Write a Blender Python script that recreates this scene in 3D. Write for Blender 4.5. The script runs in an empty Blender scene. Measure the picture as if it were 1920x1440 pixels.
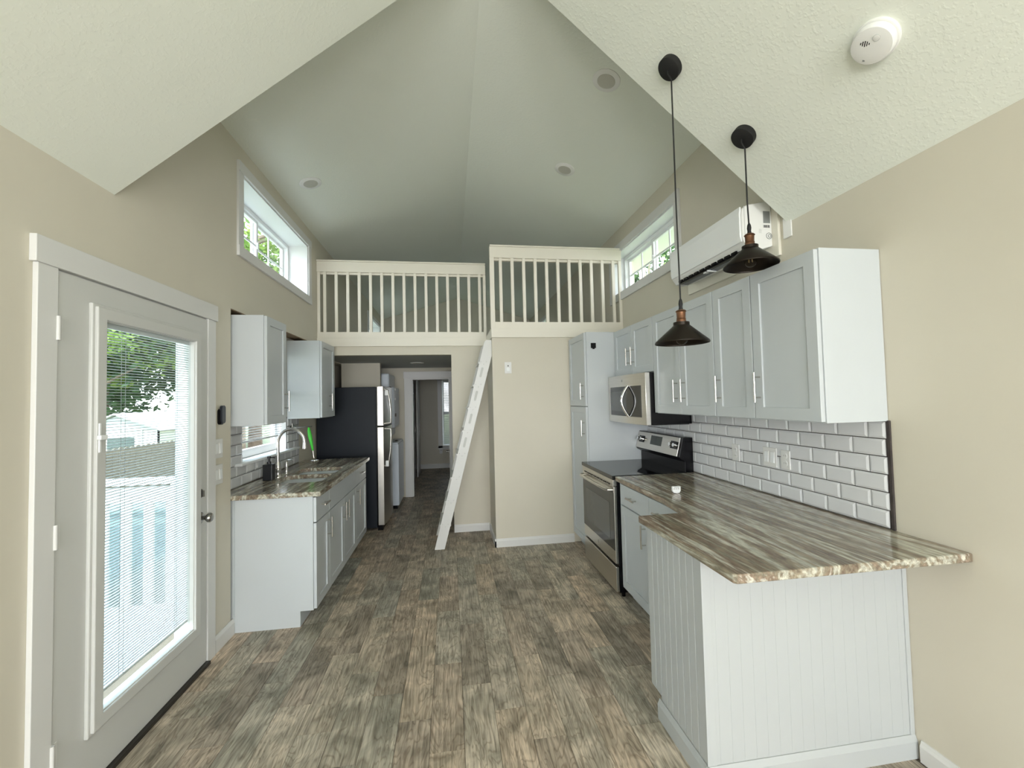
import bpy, bmesh, math, random
from mathutils import Vector, Matrix
from mathutils.geometry import tessellate_polygon
random.seed(7)
S = bpy.context.scene
COL = S.collection

# ------------------------------------------------------------------ camera, world, sun, lights, exposure
cam = bpy.data.cameras.new('camera')
cam.sensor_width = 36.0; cam.lens = 795.0 * 36.0 / 1920.0; cam.clip_start = 0.02; cam.clip_end = 300
camo = bpy.data.objects.new('camera', cam); COL.objects.link(camo)
r_ = Vector((0.9893856673, -0.1434113112, -0.0234349554))
u_ = Vector((0.0180437775, -0.0387783607, 0.9990849117))
f_ = Vector((0.1441888464, 0.9889031472, 0.0357790725))
camo.matrix_world = Matrix(((r_.x, u_.x, -f_.x, 0.0), (r_.y, u_.y, -f_.y, 0.0), (r_.z, u_.z, -f_.z, 1.519), (0, 0, 0, 1)))
S.camera = camo
S.view_settings.view_transform = 'Standard'; S.view_settings.look = 'None'
S.view_settings.gamma = 1.0; S.view_settings.use_curve_mapping = False
S.view_settings.exposure = 0.74

W = bpy.data.worlds.new('sky'); S.world = W; W.use_nodes = True
wn = W.node_tree.nodes; wl = W.node_tree.links
bg = wn['Background']
tc = wn.new('ShaderNodeTexCoord'); sx = wn.new('ShaderNodeSeparateXYZ'); cr = wn.new('ShaderNodeValToRGB')
wl.new(tc.outputs['Generated'], sx.inputs[0]); wl.new(sx.outputs[2], cr.inputs[0]); wl.new(cr.outputs[0], bg.inputs[0])
cr.color_ramp.elements[0].position = 0.0; cr.color_ramp.elements[0].color = (0.95, 0.98, 1.0, 1)
cr.color_ramp.elements[1].position = 0.8; cr.color_ramp.elements[1].color = (0.62, 0.80, 1.0, 1)
bg.inputs[1].default_value = 4.4

sun = bpy.data.lights.new('sun', 'SUN'); sun.energy = 5.0; sun.angle = math.radians(0.6); sun.color = (1.0, 0.96, 0.88)
suno = bpy.data.objects.new('sun', sun); COL.objects.link(suno)
suno.rotation_euler = Vector((-0.38, -0.55, 1.0)).to_track_quat('Z', 'Y').to_euler()

def area(name, loc, direction, sx_, sy_, power, col):
    l = bpy.data.lights.new(name, 'AREA'); l.shape = 'RECTANGLE'; l.size = sx_; l.size_y = sy_; l.energy = power; l.color = col
    o = bpy.data.objects.new(name, l); COL.objects.link(o); o.location = loc
    o.rotation_euler = Vector(direction).to_track_quat('-Z', 'Y').to_euler()
    return o
# area lamps: one for daylight from the rear opening, two added side fills
area('daylight_rear', (0.3, -5.9, 1.45), (0.0, 1, 0.08), 2.3, 2.0, 96, (0.955, 0.96, 1.0))
area('fill_rear_left', (-1.40, -3.0, 1.45), (1, 0.7, 0.12), 1.4, 1.2, 56, (0.95, 0.96, 1.0))
area('fill_rear_right', (1.83, -3.0, 1.45), (-1, 0.7, 0.12), 1.4, 1.2, 48, (0.955, 0.96, 1.0))

# ------------------------------------------------------------------ materials
MATS = {}
def mat(name, col, rough=0.5, metal=0.0, spec=0.5, bump=None, var=None, alpha=None, trans=0.0, ior=1.45, emis=None, coat=0.0):
    m = bpy.data.materials.new(name); m.use_nodes = True
    nt = m.node_tree; b = nt.nodes['Principled BSDF']
    b.inputs['Base Color'].default_value = (*col, 1); b.inputs['Roughness'].default_value = rough
    b.inputs['Metallic'].default_value = metal; b.inputs['IOR'].default_value = ior
    b.inputs['Specular IOR Level'].default_value = spec
    if trans: b.inputs['Transmission Weight'].default_value = trans
    if coat: b.inputs['Coat Weight'].default_value = coat
    t = nt.nodes.new('ShaderNodeTexCoord')
    if var:      # (scale, amount): soft mottling of the colour
        n = nt.nodes.new('ShaderNodeTexNoise'); n.inputs['Scale'].default_value = var[0]; n.inputs['Detail'].default_value = 4
        mp = nt.nodes.new('ShaderNodeMapping'); nt.links.new(t.outputs['Object'], mp.inputs[0])
        if len(var) > 2: mp.inputs['Scale'].default_value = var[2]
        nt.links.new(mp.outputs[0], n.inputs['Vector'])
        r = nt.nodes.new('ShaderNodeValToRGB'); a = var[1]
        r.color_ramp.elements[0].position = 0.3; r.color_ramp.elements[1].position = 0.7
        r.color_ramp.elements[0].color = tuple(max(0, c * (1 - a)) for c in col) + (1,)
        r.color_ramp.elements[1].color = tuple(min(1, c * (1 + a)) for c in col) + (1,)
        nt.links.new(n.outputs[0], r.inputs[0]); nt.links.new(r.outputs[0], b.inputs['Base Color'])
    if bump:     # (scale, strength, distance)
        n2 = nt.nodes.new('ShaderNodeTexNoise'); n2.inputs['Scale'].default_value = bump[0]; n2.inputs['Detail'].default_value = 5
        nt.links.new(t.outputs['Object'], n2.inputs['Vector'])
        bp = nt.nodes.new('ShaderNodeBump'); bp.inputs['Strength'].default_value = bump[1]; bp.inputs['Distance'].default_value = bump[2]
        src = n2.outputs[0]
        if len(bump) > 3:
            rr = nt.nodes.new('ShaderNodeValToRGB'); rr.color_ramp.elements[0].position = 0.5; rr.color_ramp.elements[1].position = 0.62
            nt.links.new(src, rr.inputs[0]); src = rr.outputs[0]
        nt.links.new(src, bp.inputs['Height']); nt.links.new(bp.outputs[0], b.inputs['Normal'])
    MATS[name] = m
    return m

wall_m = mat('beige_wall_paint', (0.64, 0.602, 0.50), 0.55, bump=(45, 0.12, 0.002), var=(2.0, 0.02))
ceil_m = mat('white_textured_ceiling', (0.83, 0.86, 0.775), 0.7, bump=(55, 0.15, 0.003, 1))
trim_m = mat('white_gloss_trim', (0.70, 0.70, 0.68), 0.35, var=(3, 0.01))
rail_m = mat('cream_white_rail_paint', (0.80, 0.765, 0.66), 0.4, var=(3, 0.01))
cab_m = mat('white_cabinet_lacquer', (0.54, 0.575, 0.59), 0.32, bump=(180, 0.04, 0.001), var=(4, 0.01))
pen_m = mat('white_beadboard_paint', (0.47, 0.495, 0.495), 0.33, bump=(160, 0.02, 0.001))
door_m = mat('white_door_paint', (0.60, 0.605, 0.58), 0.4, var=(3, 0.01))
chrome_m = mat('brushed_nickel', (0.62, 0.60, 0.57), 0.25, 1.0)
steel_m = mat('stainless_steel', (0.62, 0.60, 0.56), 0.28, 1.0, var=(3, 0.05, (1, 1, 60)))
knobm = mat('polished_chrome', (0.8, 0.8, 0.8), 0.08, 1.0)
dknick = mat('dark_satin_nickel', (0.33, 0.32, 0.30), 0.25, 1.0)
black_m = mat('black_enamel', (0.004, 0.004, 0.005), 0.25, spec=0.25)
glass_blk = mat('black_ceramic_glass', (0.006, 0.007, 0.008), 0.05, spec=0.6)
oven_glass = mat('dark_oven_glass', (0.02, 0.021, 0.021), 0.10, spec=0.6)
fridge_m = mat('dark_slate_fridge_side', (0.009, 0.013, 0.019), 0.45, spec=0.3, bump=(200, 0.08, 0.001))
tile_m = mat('glossy_white_tile', (0.70, 0.71, 0.72), 0.10, var=(5, 0.015), coat=0.3)
grout_m = mat('dark_grout', (0.055, 0.045, 0.042), 0.9, var=(30, 0.2))
vinyl_m = mat('white_vinyl', (0.85, 0.87, 0.87), 0.3)
plastic_m = mat('white_plastic', (0.82, 0.82, 0.79), 0.35)
plate_m = mat('ivory_switch_plate', (0.74, 0.74, 0.72), 0.35)
slatm = mat('white_blind_slat', (0.52, 0.54, 0.55), 0.45)
pendant_m = mat('black_bronze_metal', (0.022, 0.017, 0.013), 0.3, 0.7)
copper_m = mat('aged_copper', (0.20, 0.10, 0.058), 0.38, 0.9, var=(20, 0.2))
cord_m = mat('black_cord', (0.01, 0.01, 0.01), 0.6)
soap_m = mat('matte_black_ceramic', (0.008, 0.009, 0.011), 0.35)
green_m = mat('lime_green_plastic', (0.05, 0.55, 0.04), 0.35)
grey_m = mat('grey_print', (0.22, 0.23, 0.22), 0.6)
lgrey_m = mat('light_grey_plastic', (0.55, 0.56, 0.53), 0.5)
lens_m = mat('frosted_light_lens', (0.55, 0.54, 0.48), 0.6)
tan_m = mat('raw_particle_board', (0.20, 0.135, 0.08), 0.8, var=(60, 0.3))
appl_m = mat('pale_blue_white_enamel', (0.66, 0.72, 0.80), 0.3)
display_m = mat('dark_display', (0.03, 0.04, 0.035), 0.12)
silver_m = mat('silver_grey_vinyl', (0.45, 0.45, 0.46), 0.5)
deck_m = mat('white_deck_paint', (0.80, 0.80, 0.78), 0.6, var=(8, 0.04))
fence_m = mat('weathered_fence_wood', (0.20, 0.165, 0.12), 0.85, var=(9, 0.25, (6, 6, 1)))
shed_m = mat('white_metal_siding', (0.80, 0.80, 0.78), 0.5)
shedside_m = mat('shaded_ivory_siding', (0.62, 0.62, 0.52), 0.6)  # shed side walls: their shade is put into the siding colour
lawn_m = mat('grass_ground', (0.14, 0.165, 0.08), 0.95, var=(3, 0.4), bump=(40, 0.6, 0.03))
bark_m = mat('tree_bark', (0.20, 0.15, 0.11), 0.9, var=(8, 0.3), bump=(20, 0.6, 0.02))
palebark_m = mat('pale_tree_bark', (0.50, 0.44, 0.36), 0.9, var=(8, 0.25), bump=(20, 0.5, 0.02))  # paler bark colour for the trees beyond the right windows
teal_m = mat('teal_box_colour', (0.25, 0.36, 0.38), 0.7)

def leafmat(name, c0, c1):
    m = bpy.data.materials.new(name); m.use_nodes = True; nt = m.node_tree; b = nt.nodes['Principled BSDF']
    t = nt.nodes.new('ShaderNodeTexCoord'); n = nt.nodes.new('ShaderNodeTexNoise'); n.inputs['Scale'].default_value = 0.9; n.inputs['Detail'].default_value = 6
    r = nt.nodes.new('ShaderNodeValToRGB'); r.color_ramp.elements[0].position = 0.35; r.color_ramp.elements[1].position = 0.68
    r.color_ramp.elements[0].color = (*c0, 1); r.color_ramp.elements[1].color = (*c1, 1)
    nt.links.new(t.outputs['Object'], n.inputs[0]); nt.links.new(n.outputs[0], r.inputs[0]); nt.links.new(r.outputs[0], b.inputs['Base Color'])
    b.inputs['Roughness'].default_value = 0.6
    tr = nt.nodes.new('ShaderNodeBsdfTranslucent'); mx = nt.nodes.new('ShaderNodeMixShader'); mx.inputs[0].default_value = 0.35
    nt.links.new(r.outputs[0], tr.inputs[0]); nt.links.new(b.outputs[0], mx.inputs[1]); nt.links.new(tr.outputs[0], mx.inputs[2])
    nt.links.new(mx.outputs[0], nt.nodes['Material Output'].inputs[0]); return m
leaf_a = leafmat('bright_leaves', (0.10, 0.20, 0.04), (0.42, 0.55, 0.12))
leaf_b = leafmat('dark_leaves', (0.03, 0.08, 0.03), (0.13, 0.24, 0.08))

def glassmat(name, tint=(1, 1, 1), refl=0.08):
    m = bpy.data.materials.new(name); m.use_nodes = True; nt = m.node_tree
    for n in list(nt.nodes):
        if n.type != 'OUTPUT_MATERIAL': nt.nodes.remove(n)
    tr = nt.nodes.new('ShaderNodeBsdfTransparent'); tr.inputs[0].default_value = (*tint, 1)
    gl = nt.nodes.new('ShaderNodeBsdfGlossy'); gl.inputs['Roughness'].default_value = 0.02
    fr = nt.nodes.new('ShaderNodeFresnel'); fr.inputs[0].default_value = 1.35
    mx = nt.nodes.new('ShaderNodeMixShader')
    ge = nt.nodes.new('ShaderNodeNewGeometry'); inv = nt.nodes.new('ShaderNodeMath'); inv.operation = 'SUBTRACT'; inv.inputs[0].default_value = 1.0
    mu = nt.nodes.new('ShaderNodeMath'); mu.operation = 'MULTIPLY'
    nt.links.new(ge.outputs['Backfacing'], inv.inputs[1]); nt.links.new(inv.outputs[0], mu.inputs[0]); nt.links.new(fr.outputs[0], mu.inputs[1])
    nt.links.new(mu.outputs[0], mx.inputs[0]); nt.links.new(tr.outputs[0], mx.inputs[1]); nt.links.new(gl.outputs[0], mx.inputs[2])
    nt.links.new(mx.outputs[0], nt.nodes['Material Output'].inputs[0]); return m
glass_m = glassmat('window_glass', (0.97, 0.975, 0.98))
doorglass_m = glassmat('dimming_door_glass', (0.91, 0.93, 0.93))  # tint added to dim the bright outdoors behind the door
bulb_m = glassmat('clear_bulb_glass', (0.9, 0.88, 0.84))
filament_m = mat('brass_filament', (0.75, 0.55, 0.25), 0.25, 0.6)

def plank_material():
    m = bpy.data.materials.new('weathered_wood_plank_tile'); m.use_nodes = True; nt = m.node_tree; N = nt.nodes; L = nt.links
    b = N['Principled BSDF']
    t = N.new('ShaderNodeTexCoord'); oi = N.new('ShaderNodeObjectInfo')
    sc = N.new('ShaderNodeVectorMath'); sc.operation = 'SCALE'; cb = N.new('ShaderNodeCombineXYZ')
    for i in range(3): L.new(oi.outputs['Random'], cb.inputs[i])
    L.new(cb.outputs[0], sc.inputs[0]); sc.inputs['Scale'].default_value = 37.0
    ad = N.new('ShaderNodeVectorMath'); ad.operation = 'ADD'; L.new(t.outputs['Object'], ad.inputs[0]); L.new(sc.outputs[0], ad.inputs[1])
    # growth-ring warped grain
    mp = N.new('ShaderNodeMapping'); mp.inputs['Scale'].default_value = (9, 1.7, 9); L.new(ad.outputs[0], mp.inputs[0])
    n1 = N.new('ShaderNodeTexNoise'); n1.inputs['Scale'].default_value = 1.0; n1.inputs['Detail'].default_value = 3; n1.inputs['Distortion'].default_value = 0.6
    L.new(mp.outputs[0], n1.inputs['Vector'])
    mul = N.new('ShaderNodeMath'); mul.operation = 'MULTIPLY'; mul.inputs[1].default_value = 17.0; L.new(n1.outputs[0], mul.inputs[0])
    fra = N.new('ShaderNodeMath'); fra.operation = 'PINGPONG'; fra.inputs[1].default_value = 0.5; L.new(mul.outputs[0], fra.inputs[0])
    gr = N.new('ShaderNodeValToRGB'); gr.color_ramp.elements[0].position = 0.0; gr.color_ramp.elements[1].position = 0.22
    gr.color_ramp.elements[0].color = (0, 0, 0, 1); gr.color_ramp.elements[1].color = (1, 1, 1, 1); L.new(fra.outputs[0], gr.inputs[0])
    # fine fibres
    mp2 = N.new('ShaderNodeMapping'); mp2.inputs['Scale'].default_value = (95, 6, 95); L.new(ad.outputs[0], mp2.inputs[0])
    n2 = N.new('ShaderNodeTexNoise'); n2.inputs['Scale'].default_value = 1.0; n2.inputs['Detail'].default_value = 4; L.new(mp2.outputs[0], n2.inputs['Vector'])
    # large blotches
    n3 = N.new('ShaderNodeTexNoise'); n3.inputs['Scale'].default_value = 5.5; n3.inputs['Detail'].default_value = 5; n3.inputs['Distortion'].default_value = 0.8; L.new(ad.outputs[0], n3.inputs['Vector'])
    base = N.new('ShaderNodeValToRGB'); e = base.color_ramp.elements; L.new(oi.outputs['Random'], base.inputs[0])
    cols = [(0.0, (0.411, 0.353, 0.291)), (0.2, (0.296, 0.265, 0.225)), (0.4, (0.459, 0.420, 0.356)), (0.6, (0.326, 0.319, 0.278)), (0.8, (0.478, 0.408, 0.331)), (1.0, (0.288, 0.309, 0.291))]
    e[0].position, e[1].position = 0.0, 1.0; e[0].color = (*cols[0][1], 1); e[1].color = (*cols[-1][1], 1)
    for p, c in cols[1:-1]:
        x = e.new(p); x.color = (*c, 1)
    bl = N.new('ShaderNodeValToRGB'); bl.color_ramp.elements[0].position = 0.32; bl.color_ramp.elements[1].position = 0.68
    bl.color_ramp.elements[0].color = (0.62, 0.61, 0.57, 1); bl.color_ramp.elements[1].color = (1.36, 1.30, 1.24, 1); L.new(n3.outputs[0], bl.inputs[0])
    m1 = N.new('ShaderNodeMix'); m1.data_type = 'RGBA'; m1.blend_type = 'MULTIPLY'; m1.inputs[0].default_value = 1.0
    L.new(base.outputs[0], m1.inputs[6]); L.new(bl.outputs[0], m1.inputs[7])
    g2 = N.new('ShaderNodeValToRGB'); g2.color_ramp.elements[0].color = (0.60, 0.56, 0.52, 1); g2.color_ramp.elements[1].color = (1.06, 1.06, 1.06, 1); L.new(gr.outputs[0], g2.inputs[0])
    m2 = N.new('ShaderNodeMix'); m2.data_type = 'RGBA'; m2.blend_type = 'MULTIPLY'; m2.inputs[0].default_value = 0.8
    L.new(m1.outputs[2], m2.inputs[6]); L.new(g2.outputs[0], m2.inputs[7])
    f2 = N.new('ShaderNodeValToRGB'); f2.color_ramp.elements[0].position = 0.3; f2.color_ramp.elements[1].position = 0.7
    f2.color_ramp.elements[0].color = (0.58, 0.56, 0.53, 1); f2.color_ramp.elements[1].color = (1.45, 1.44, 1.42, 1); L.new(n2.outputs[0], f2.inputs[0])
    m3 = N.new('ShaderNodeMix'); m3.data_type = 'RGBA'; m3.blend_type = 'MULTIPLY'; m3.inputs[0].default_value = 0.9
    L.new(m2.outputs[2], m3.inputs[6]); L.new(f2.outputs[0], m3.inputs[7])
    L.new(m3.outputs[2], b.inputs['Base Color'])
    b.inputs['Roughness'].default_value = 0.5
    bp = N.new('ShaderNodeBump'); bp.inputs['Strength'].default_value = 0.25; bp.inputs['Distance'].default_value = 0.002
    L.new(n2.outputs[0], bp.inputs['Height']); L.new(bp.outputs[0], b.inputs['Normal'])
    return m
plank_m = plank_material()

def granite():
    m = bpy.data.materials.new('streaked_brown_granite'); m.use_nodes = True; nt = m.node_tree; N = nt.nodes; L = nt.links
    b = N['Principled BSDF']; t = N.new('ShaderNodeTexCoord')
    mp = N.new('ShaderNodeMapping'); mp.inputs['Rotation'].default_value = (0, 0, math.radians(-10)); mp.inputs['Scale'].default_value = (4.4, 0.30, 4.4)
    L.new(t.outputs['Object'], mp.inputs[0])
    n = N.new('ShaderNodeTexNoise'); n.inputs['Scale'].default_value = 1.1; n.inputs['Detail'].default_value = 10; n.inputs['Roughness'].default_value = 0.66; n.inputs['Distortion'].default_value = 0.55
    L.new(mp.outputs[0], n.inputs['Vector'])
    r = N.new('ShaderNodeValToRGB'); e = r.color_ramp.elements
    stops = [(0.27, (0.075, 0.055, 0.040)), (0.34, (0.28, 0.20, 0.14)), (0.39, (0.42, 0.40, 0.31)), (0.43, (0.16, 0.115, 0.085)), (0.47, (0.29, 0.25, 0.185)), (0.51, (0.60, 0.60, 0.52)), (0.55, (0.25, 0.22, 0.165)), (0.59, (0.26, 0.19, 0.14)), (0.63, (0.62, 0.61, 0.54)), (0.70, (0.40, 0.36, 0.29)), (0.80, (0.66, 0.65, 0.58))]
    e[0].position = stops[0][0]; e[0].color = (*stops[0][1], 1); e[1].position = stops[-1][0]; e[1].color = (*stops[-1][1], 1)
    for p, c in stops[1:-1]:
        x = e.new(p); x.color = (*c, 1)
    L.new(n.outputs[0], r.inputs[0])
    mp2 = N.new('ShaderNodeMapping'); mp2.inputs['Scale'].default_value = (70, 16, 70); L.new(t.outputs['Object'], mp2.inputs[0])
    n2 = N.new('ShaderNodeTexNoise'); n2.inputs['Scale'].default_value = 1.0; n2.inputs['Detail'].default_value = 6; L.new(mp2.outputs[0], n2.inputs['Vector'])
    f2 = N.new('ShaderNodeValToRGB'); f2.color_ramp.elements[0].position = 0.35; f2.color_ramp.elements[1].position = 0.65
    f2.color_ramp.elements[0].color = (0.62, 0.60, 0.57, 1); f2.color_ramp.elements[1].color = (1.25, 1.24, 1.2, 1); L.new(n2.outputs[0], f2.inputs[0])
    m3 = N.new('ShaderNodeMix'); m3.data_type = 'RGBA'; m3.blend_type = 'MULTIPLY'; m3.inputs[0].default_value = 0.85
    L.new(r.outputs[0], m3.inputs[6]); L.new(f2.outputs[0], m3.inputs[7]); L.new(m3.outputs[2], b.inputs['Base Color'])
    b.inputs['Roughness'].default_value = 0.16; b.inputs['Specular IOR Level'].default_value = 0.6
    return m
granite_m = granite()

# ------------------------------------------------------------------ mesh helpers
class MB:
    def __init__(s): s.v = []; s.f = []
    def add(s, vs, fs):
        n = len(s.v); s.v += [tuple(v) for v in vs]; s.f += [tuple(i + n for i in f) for f in fs]; return s
    def box(s, x0, x1, y0, y1, z0, z1):
        vs = [(x0, y0, z0), (x1, y0, z0), (x1, y1, z0), (x0, y1, z0), (x0, y0, z1), (x1, y0, z1), (x1, y1, z1), (x0, y1, z1)]
        return s.add(vs, [(0, 3, 2, 1), (4, 5, 6, 7), (0, 1, 5, 4), (1, 2, 6, 5), (2, 3, 7, 6), (3, 0, 4, 7)])
    def prism(s, loops, axis, a0, a1):
        """extrude a polygon (outer loop first, then holes) given in the plane across axis"""
        def P(p, a):
            return {'x': (a, p[0], p[1]), 'y': (p[0], a, p[1]), 'z': (p[0], p[1], a)}[axis]
        flat = [p for l in loops for p in l]
        tri = tessellate_polygon([[Vector((p[0], p[1], 0)) for p in l] for l in loops])
        n = len(flat); vs = [P(p, a0) for p in flat] + [P(p, a1) for p in flat]
        fs = [tuple(t) for t in tri] + [tuple(i + n for i in reversed(t)) for t in tri]
        o = 0
        for l in loops:
            k = len(l)
            for i in range(k):
                j = (i + 1) % k; fs.append((o + i, o + i + n, o + j + n, o + j))
            o += k
        return s.add(vs, fs)
    def lathe(s, prof, c, axis='z', n=32, cap=True):
        vs = []; fs = []; k = len(prof)
        for i in range(n):
            a = 2 * math.pi * i / n; ca, sa = math.cos(a), math.sin(a)
            for r, h in prof:
                if axis == 'z': vs.append((c[0] + r * ca, c[1] + r * sa, c[2] + h))
                elif axis == 'x': vs.append((c[0] + h, c[1] + r * ca, c[2] + r * sa))
                else: vs.append((c[0] + r * ca, c[1] + h, c[2] + r * sa))
        for i in range(n):
            j = (i + 1) % n
            for q in range(k - 1): fs.append((i * k + q, j * k + q, j * k + q + 1, i * k + q + 1))
        if cap:
            if prof[0][0] > 1e-5: fs.append(tuple(i * k for i in range(n)))
            if prof[-1][0] > 1e-5: fs.append(tuple(i * k + k - 1 for i in reversed(range(n))))
        return s.add(vs, fs)
    def tube(s, pts, r, n=12, cap=True):
        pts = [Vector(p) for p in pts]; rs = r if isinstance(r, (list, tuple)) else [r] * len(pts)
        vs = []; fs = []; prev = None
        for i, p in enumerate(pts):
            d = (pts[min(i + 1, len(pts) - 1)] - pts[max(i - 1, 0)]).normalized()
            if prev is None:
                a = Vector((0, 0, 1)) if abs(d.z) < 0.9 else Vector((1, 0, 0)); u = d.cross(a).normalized()
            else: u = (prev - d * prev.dot(d)).normalized()
            w = d.cross(u); prev = u
            for k in range(n):
                t = 2 * math.pi * k / n; vs.append(p + (u * math.cos(t) + w * math.sin(t)) * rs[i])
        for i in range(len(pts) - 1):
            for k in range(n):
                j = (k + 1) % n; fs.append((i * n + k, i * n + j, (i + 1) * n + j, (i + 1) * n + k))
        if cap:
            fs.append(tuple(reversed(range(n)))); fs.append(tuple((len(pts) - 1) * n + k for k in range(n)))
        return s.add(vs, fs)
    def solid(s, xs, ys, zs, hole):
        """boundary of the union of grid cells for which hole(cx,cy,cz) is False; no inner faces"""
        nx, ny, nz = len(xs) - 1, len(ys) - 1, len(zs) - 1
        full = {}
        for i in range(nx):
            for j in range(ny):
                for k in range(nz):
                    full[i, j, k] = not hole((xs[i] + xs[i + 1]) / 2, (ys[j] + ys[j + 1]) / 2, (zs[k] + zs[k + 1]) / 2)
        idx = {}; vs = []; fs = []
        def V(i, j, k):
            if (i, j, k) not in idx: idx[i, j, k] = len(vs); vs.append((xs[i], ys[j], zs[k]))
            return idx[i, j, k]
        for (i, j, k), on in full.items():
            if not on: continue
            if not full.get((i - 1, j, k)): fs.append((V(i, j, k), V(i, j, k + 1), V(i, j + 1, k + 1), V(i, j + 1, k)))
            if not full.get((i + 1, j, k)): fs.append((V(i + 1, j, k), V(i + 1, j + 1, k), V(i + 1, j + 1, k + 1), V(i + 1, j, k + 1)))
            if not full.get((i, j - 1, k)): fs.append((V(i, j, k), V(i + 1, j, k), V(i + 1, j, k + 1), V(i, j, k + 1)))
            if not full.get((i, j + 1, k)): fs.append((V(i, j + 1, k), V(i, j + 1, k + 1), V(i + 1, j + 1, k + 1), V(i + 1, j + 1, k)))
            if not full.get((i, j, k - 1)): fs.append((V(i, j, k), V(i, j + 1, k), V(i + 1, j + 1, k), V(i + 1, j, k)))
            if not full.get((i, j, k + 1)): fs.append((V(i, j, k + 1), V(i + 1, j, k + 1), V(i + 1, j + 1, k + 1), V(i, j + 1, k + 1)))
        return s.add(vs, fs)
    def build(s, name, m, parent=None, bevel=0.0, smooth=False, seg=2):
        off = wloc(parent) if parent is not None else Vector((0, 0, 0))
        me = bpy.data.meshes.new(name); me.from_pydata([tuple(Vector(v) - off) for v in s.v], [], s.f)
        bm = bmesh.new(); bm.from_mesh(me); bmesh.ops.recalc_face_normals(bm, faces=bm.faces); bm.to_mesh(me); bm.free()
        me.materials.append(m)
        if smooth:
            me.polygons.foreach_set('use_smooth', [True] * len(me.polygons)); me.set_sharp_from_angle(angle=math.radians(38))
        o = bpy.data.objects.new(name, me); COL.objects.link(o)
        if parent is not None: o.parent = parent
        if bevel:
            md = o.modifiers.new('bevel', 'BEVEL'); md.width = bevel; md.segments = seg; md.limit_method = 'ANGLE'; md.angle_limit = math.radians(40)
        return o

def wloc(o):
    v = Vector((0, 0, 0))
    while o is not None: v = v + Vector(o.location); o = o.parent
    return v
def tag(o, label, cat, group=None, kind=None):
    if label: o['label'] = label
    if cat: o['category'] = cat
    if group: o['group'] = group
    if kind: o['kind'] = kind
    return o
def thing(name, loc, label, cat, group=None):
    o = bpy.data.objects.new(name, None); COL.objects.link(o); o.location = loc; o.empty_display_size = 0.05
    return tag(o, label, cat, group)
def struct(o, label=None, cat=None):
    o['kind'] = 'structure'
    return tag(o, label, cat)
def sempty(name, loc, label, cat):
    return struct(thing(name, loc, label, cat))
def B(name, m, parent, *b, bevel=0.0, smooth=False):
    return MB().box(*b).build(name, m, parent, bevel, smooth)
def bxy(o, lab):
    o['label'] = lab; return o
def rrect(x0, x1, y0, y1, r, n=6):
    out = []
    for cx, cy, a0 in ((x1 - r, y0 + r, -90), (x1 - r, y1 - r, 0), (x0 + r, y1 - r, 90), (x0 + r, y0 + r, 180)):
        for i in range(n + 1):
            a = math.radians(a0 + 90 * i / n); out.append((cx + r * math.cos(a), cy + r * math.sin(a)))
    return out
def rect(x0, x1, y0, y1): return [(x0, y0), (x1, y0), (x1, y1), (x0, y1)]

XL, XR = -1.465, 1.885
XK = -1.575            # kitchen recess back wall
RX, RZ = 0.21, 3.88    # ridge
EAVE, DEAVE = 2.47, 3.385
YD = 2.07              # where the raised dormer part starts
YB = 5.0               # wall with the hall opening
YC = 4.405             # closet wall
YH = 7.0               # hall end wall
YE = 9.8               # far gable
YR = -6.0             # rear wall

# ------------------------------------------------------------------ floor and planks
fl = MB().box(-1.9, 2.1, YR - 0.2, YE + 0.1, -0.12, -0.004).build('floor', mat('tan_floor_grout', (0.15, 0.125, 0.095), 0.9), None)
struct(fl, 'weathered wood-look plank tile floor running away from the camera', 'floor')
PW, PL = 0.1525, 0.62
def plank_mesh(w, l):
    g = 0.0008; h = 0.006; c = 0.0008; x, y = w / 2 - g, l / 2 - g
    vs = [(-x, -y, -0.003), (x, -y, -0.003), (x, y, -0.003), (-x, y, -0.003), (-x, -y, h - c), (x, -y, h - c), (x, y, h - c), (-x, y, h - c),
          (-x + c, -y + c, h), (x - c, -y + c, h), (x - c, y - c, h), (-x + c, y - c, h)]
    fs = [(0, 1, 5, 4), (1, 2, 6, 5), (2, 3, 7, 6), (3, 0, 4, 7), (4, 5, 9, 8), (5, 6, 10, 9), (6, 7, 11, 10), (7, 4, 8, 11), (8, 9, 10, 11)]
    return vs, fs
pm_cache = {}
rest = MB(); n_pl = 0
PZ = -0.006
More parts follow.
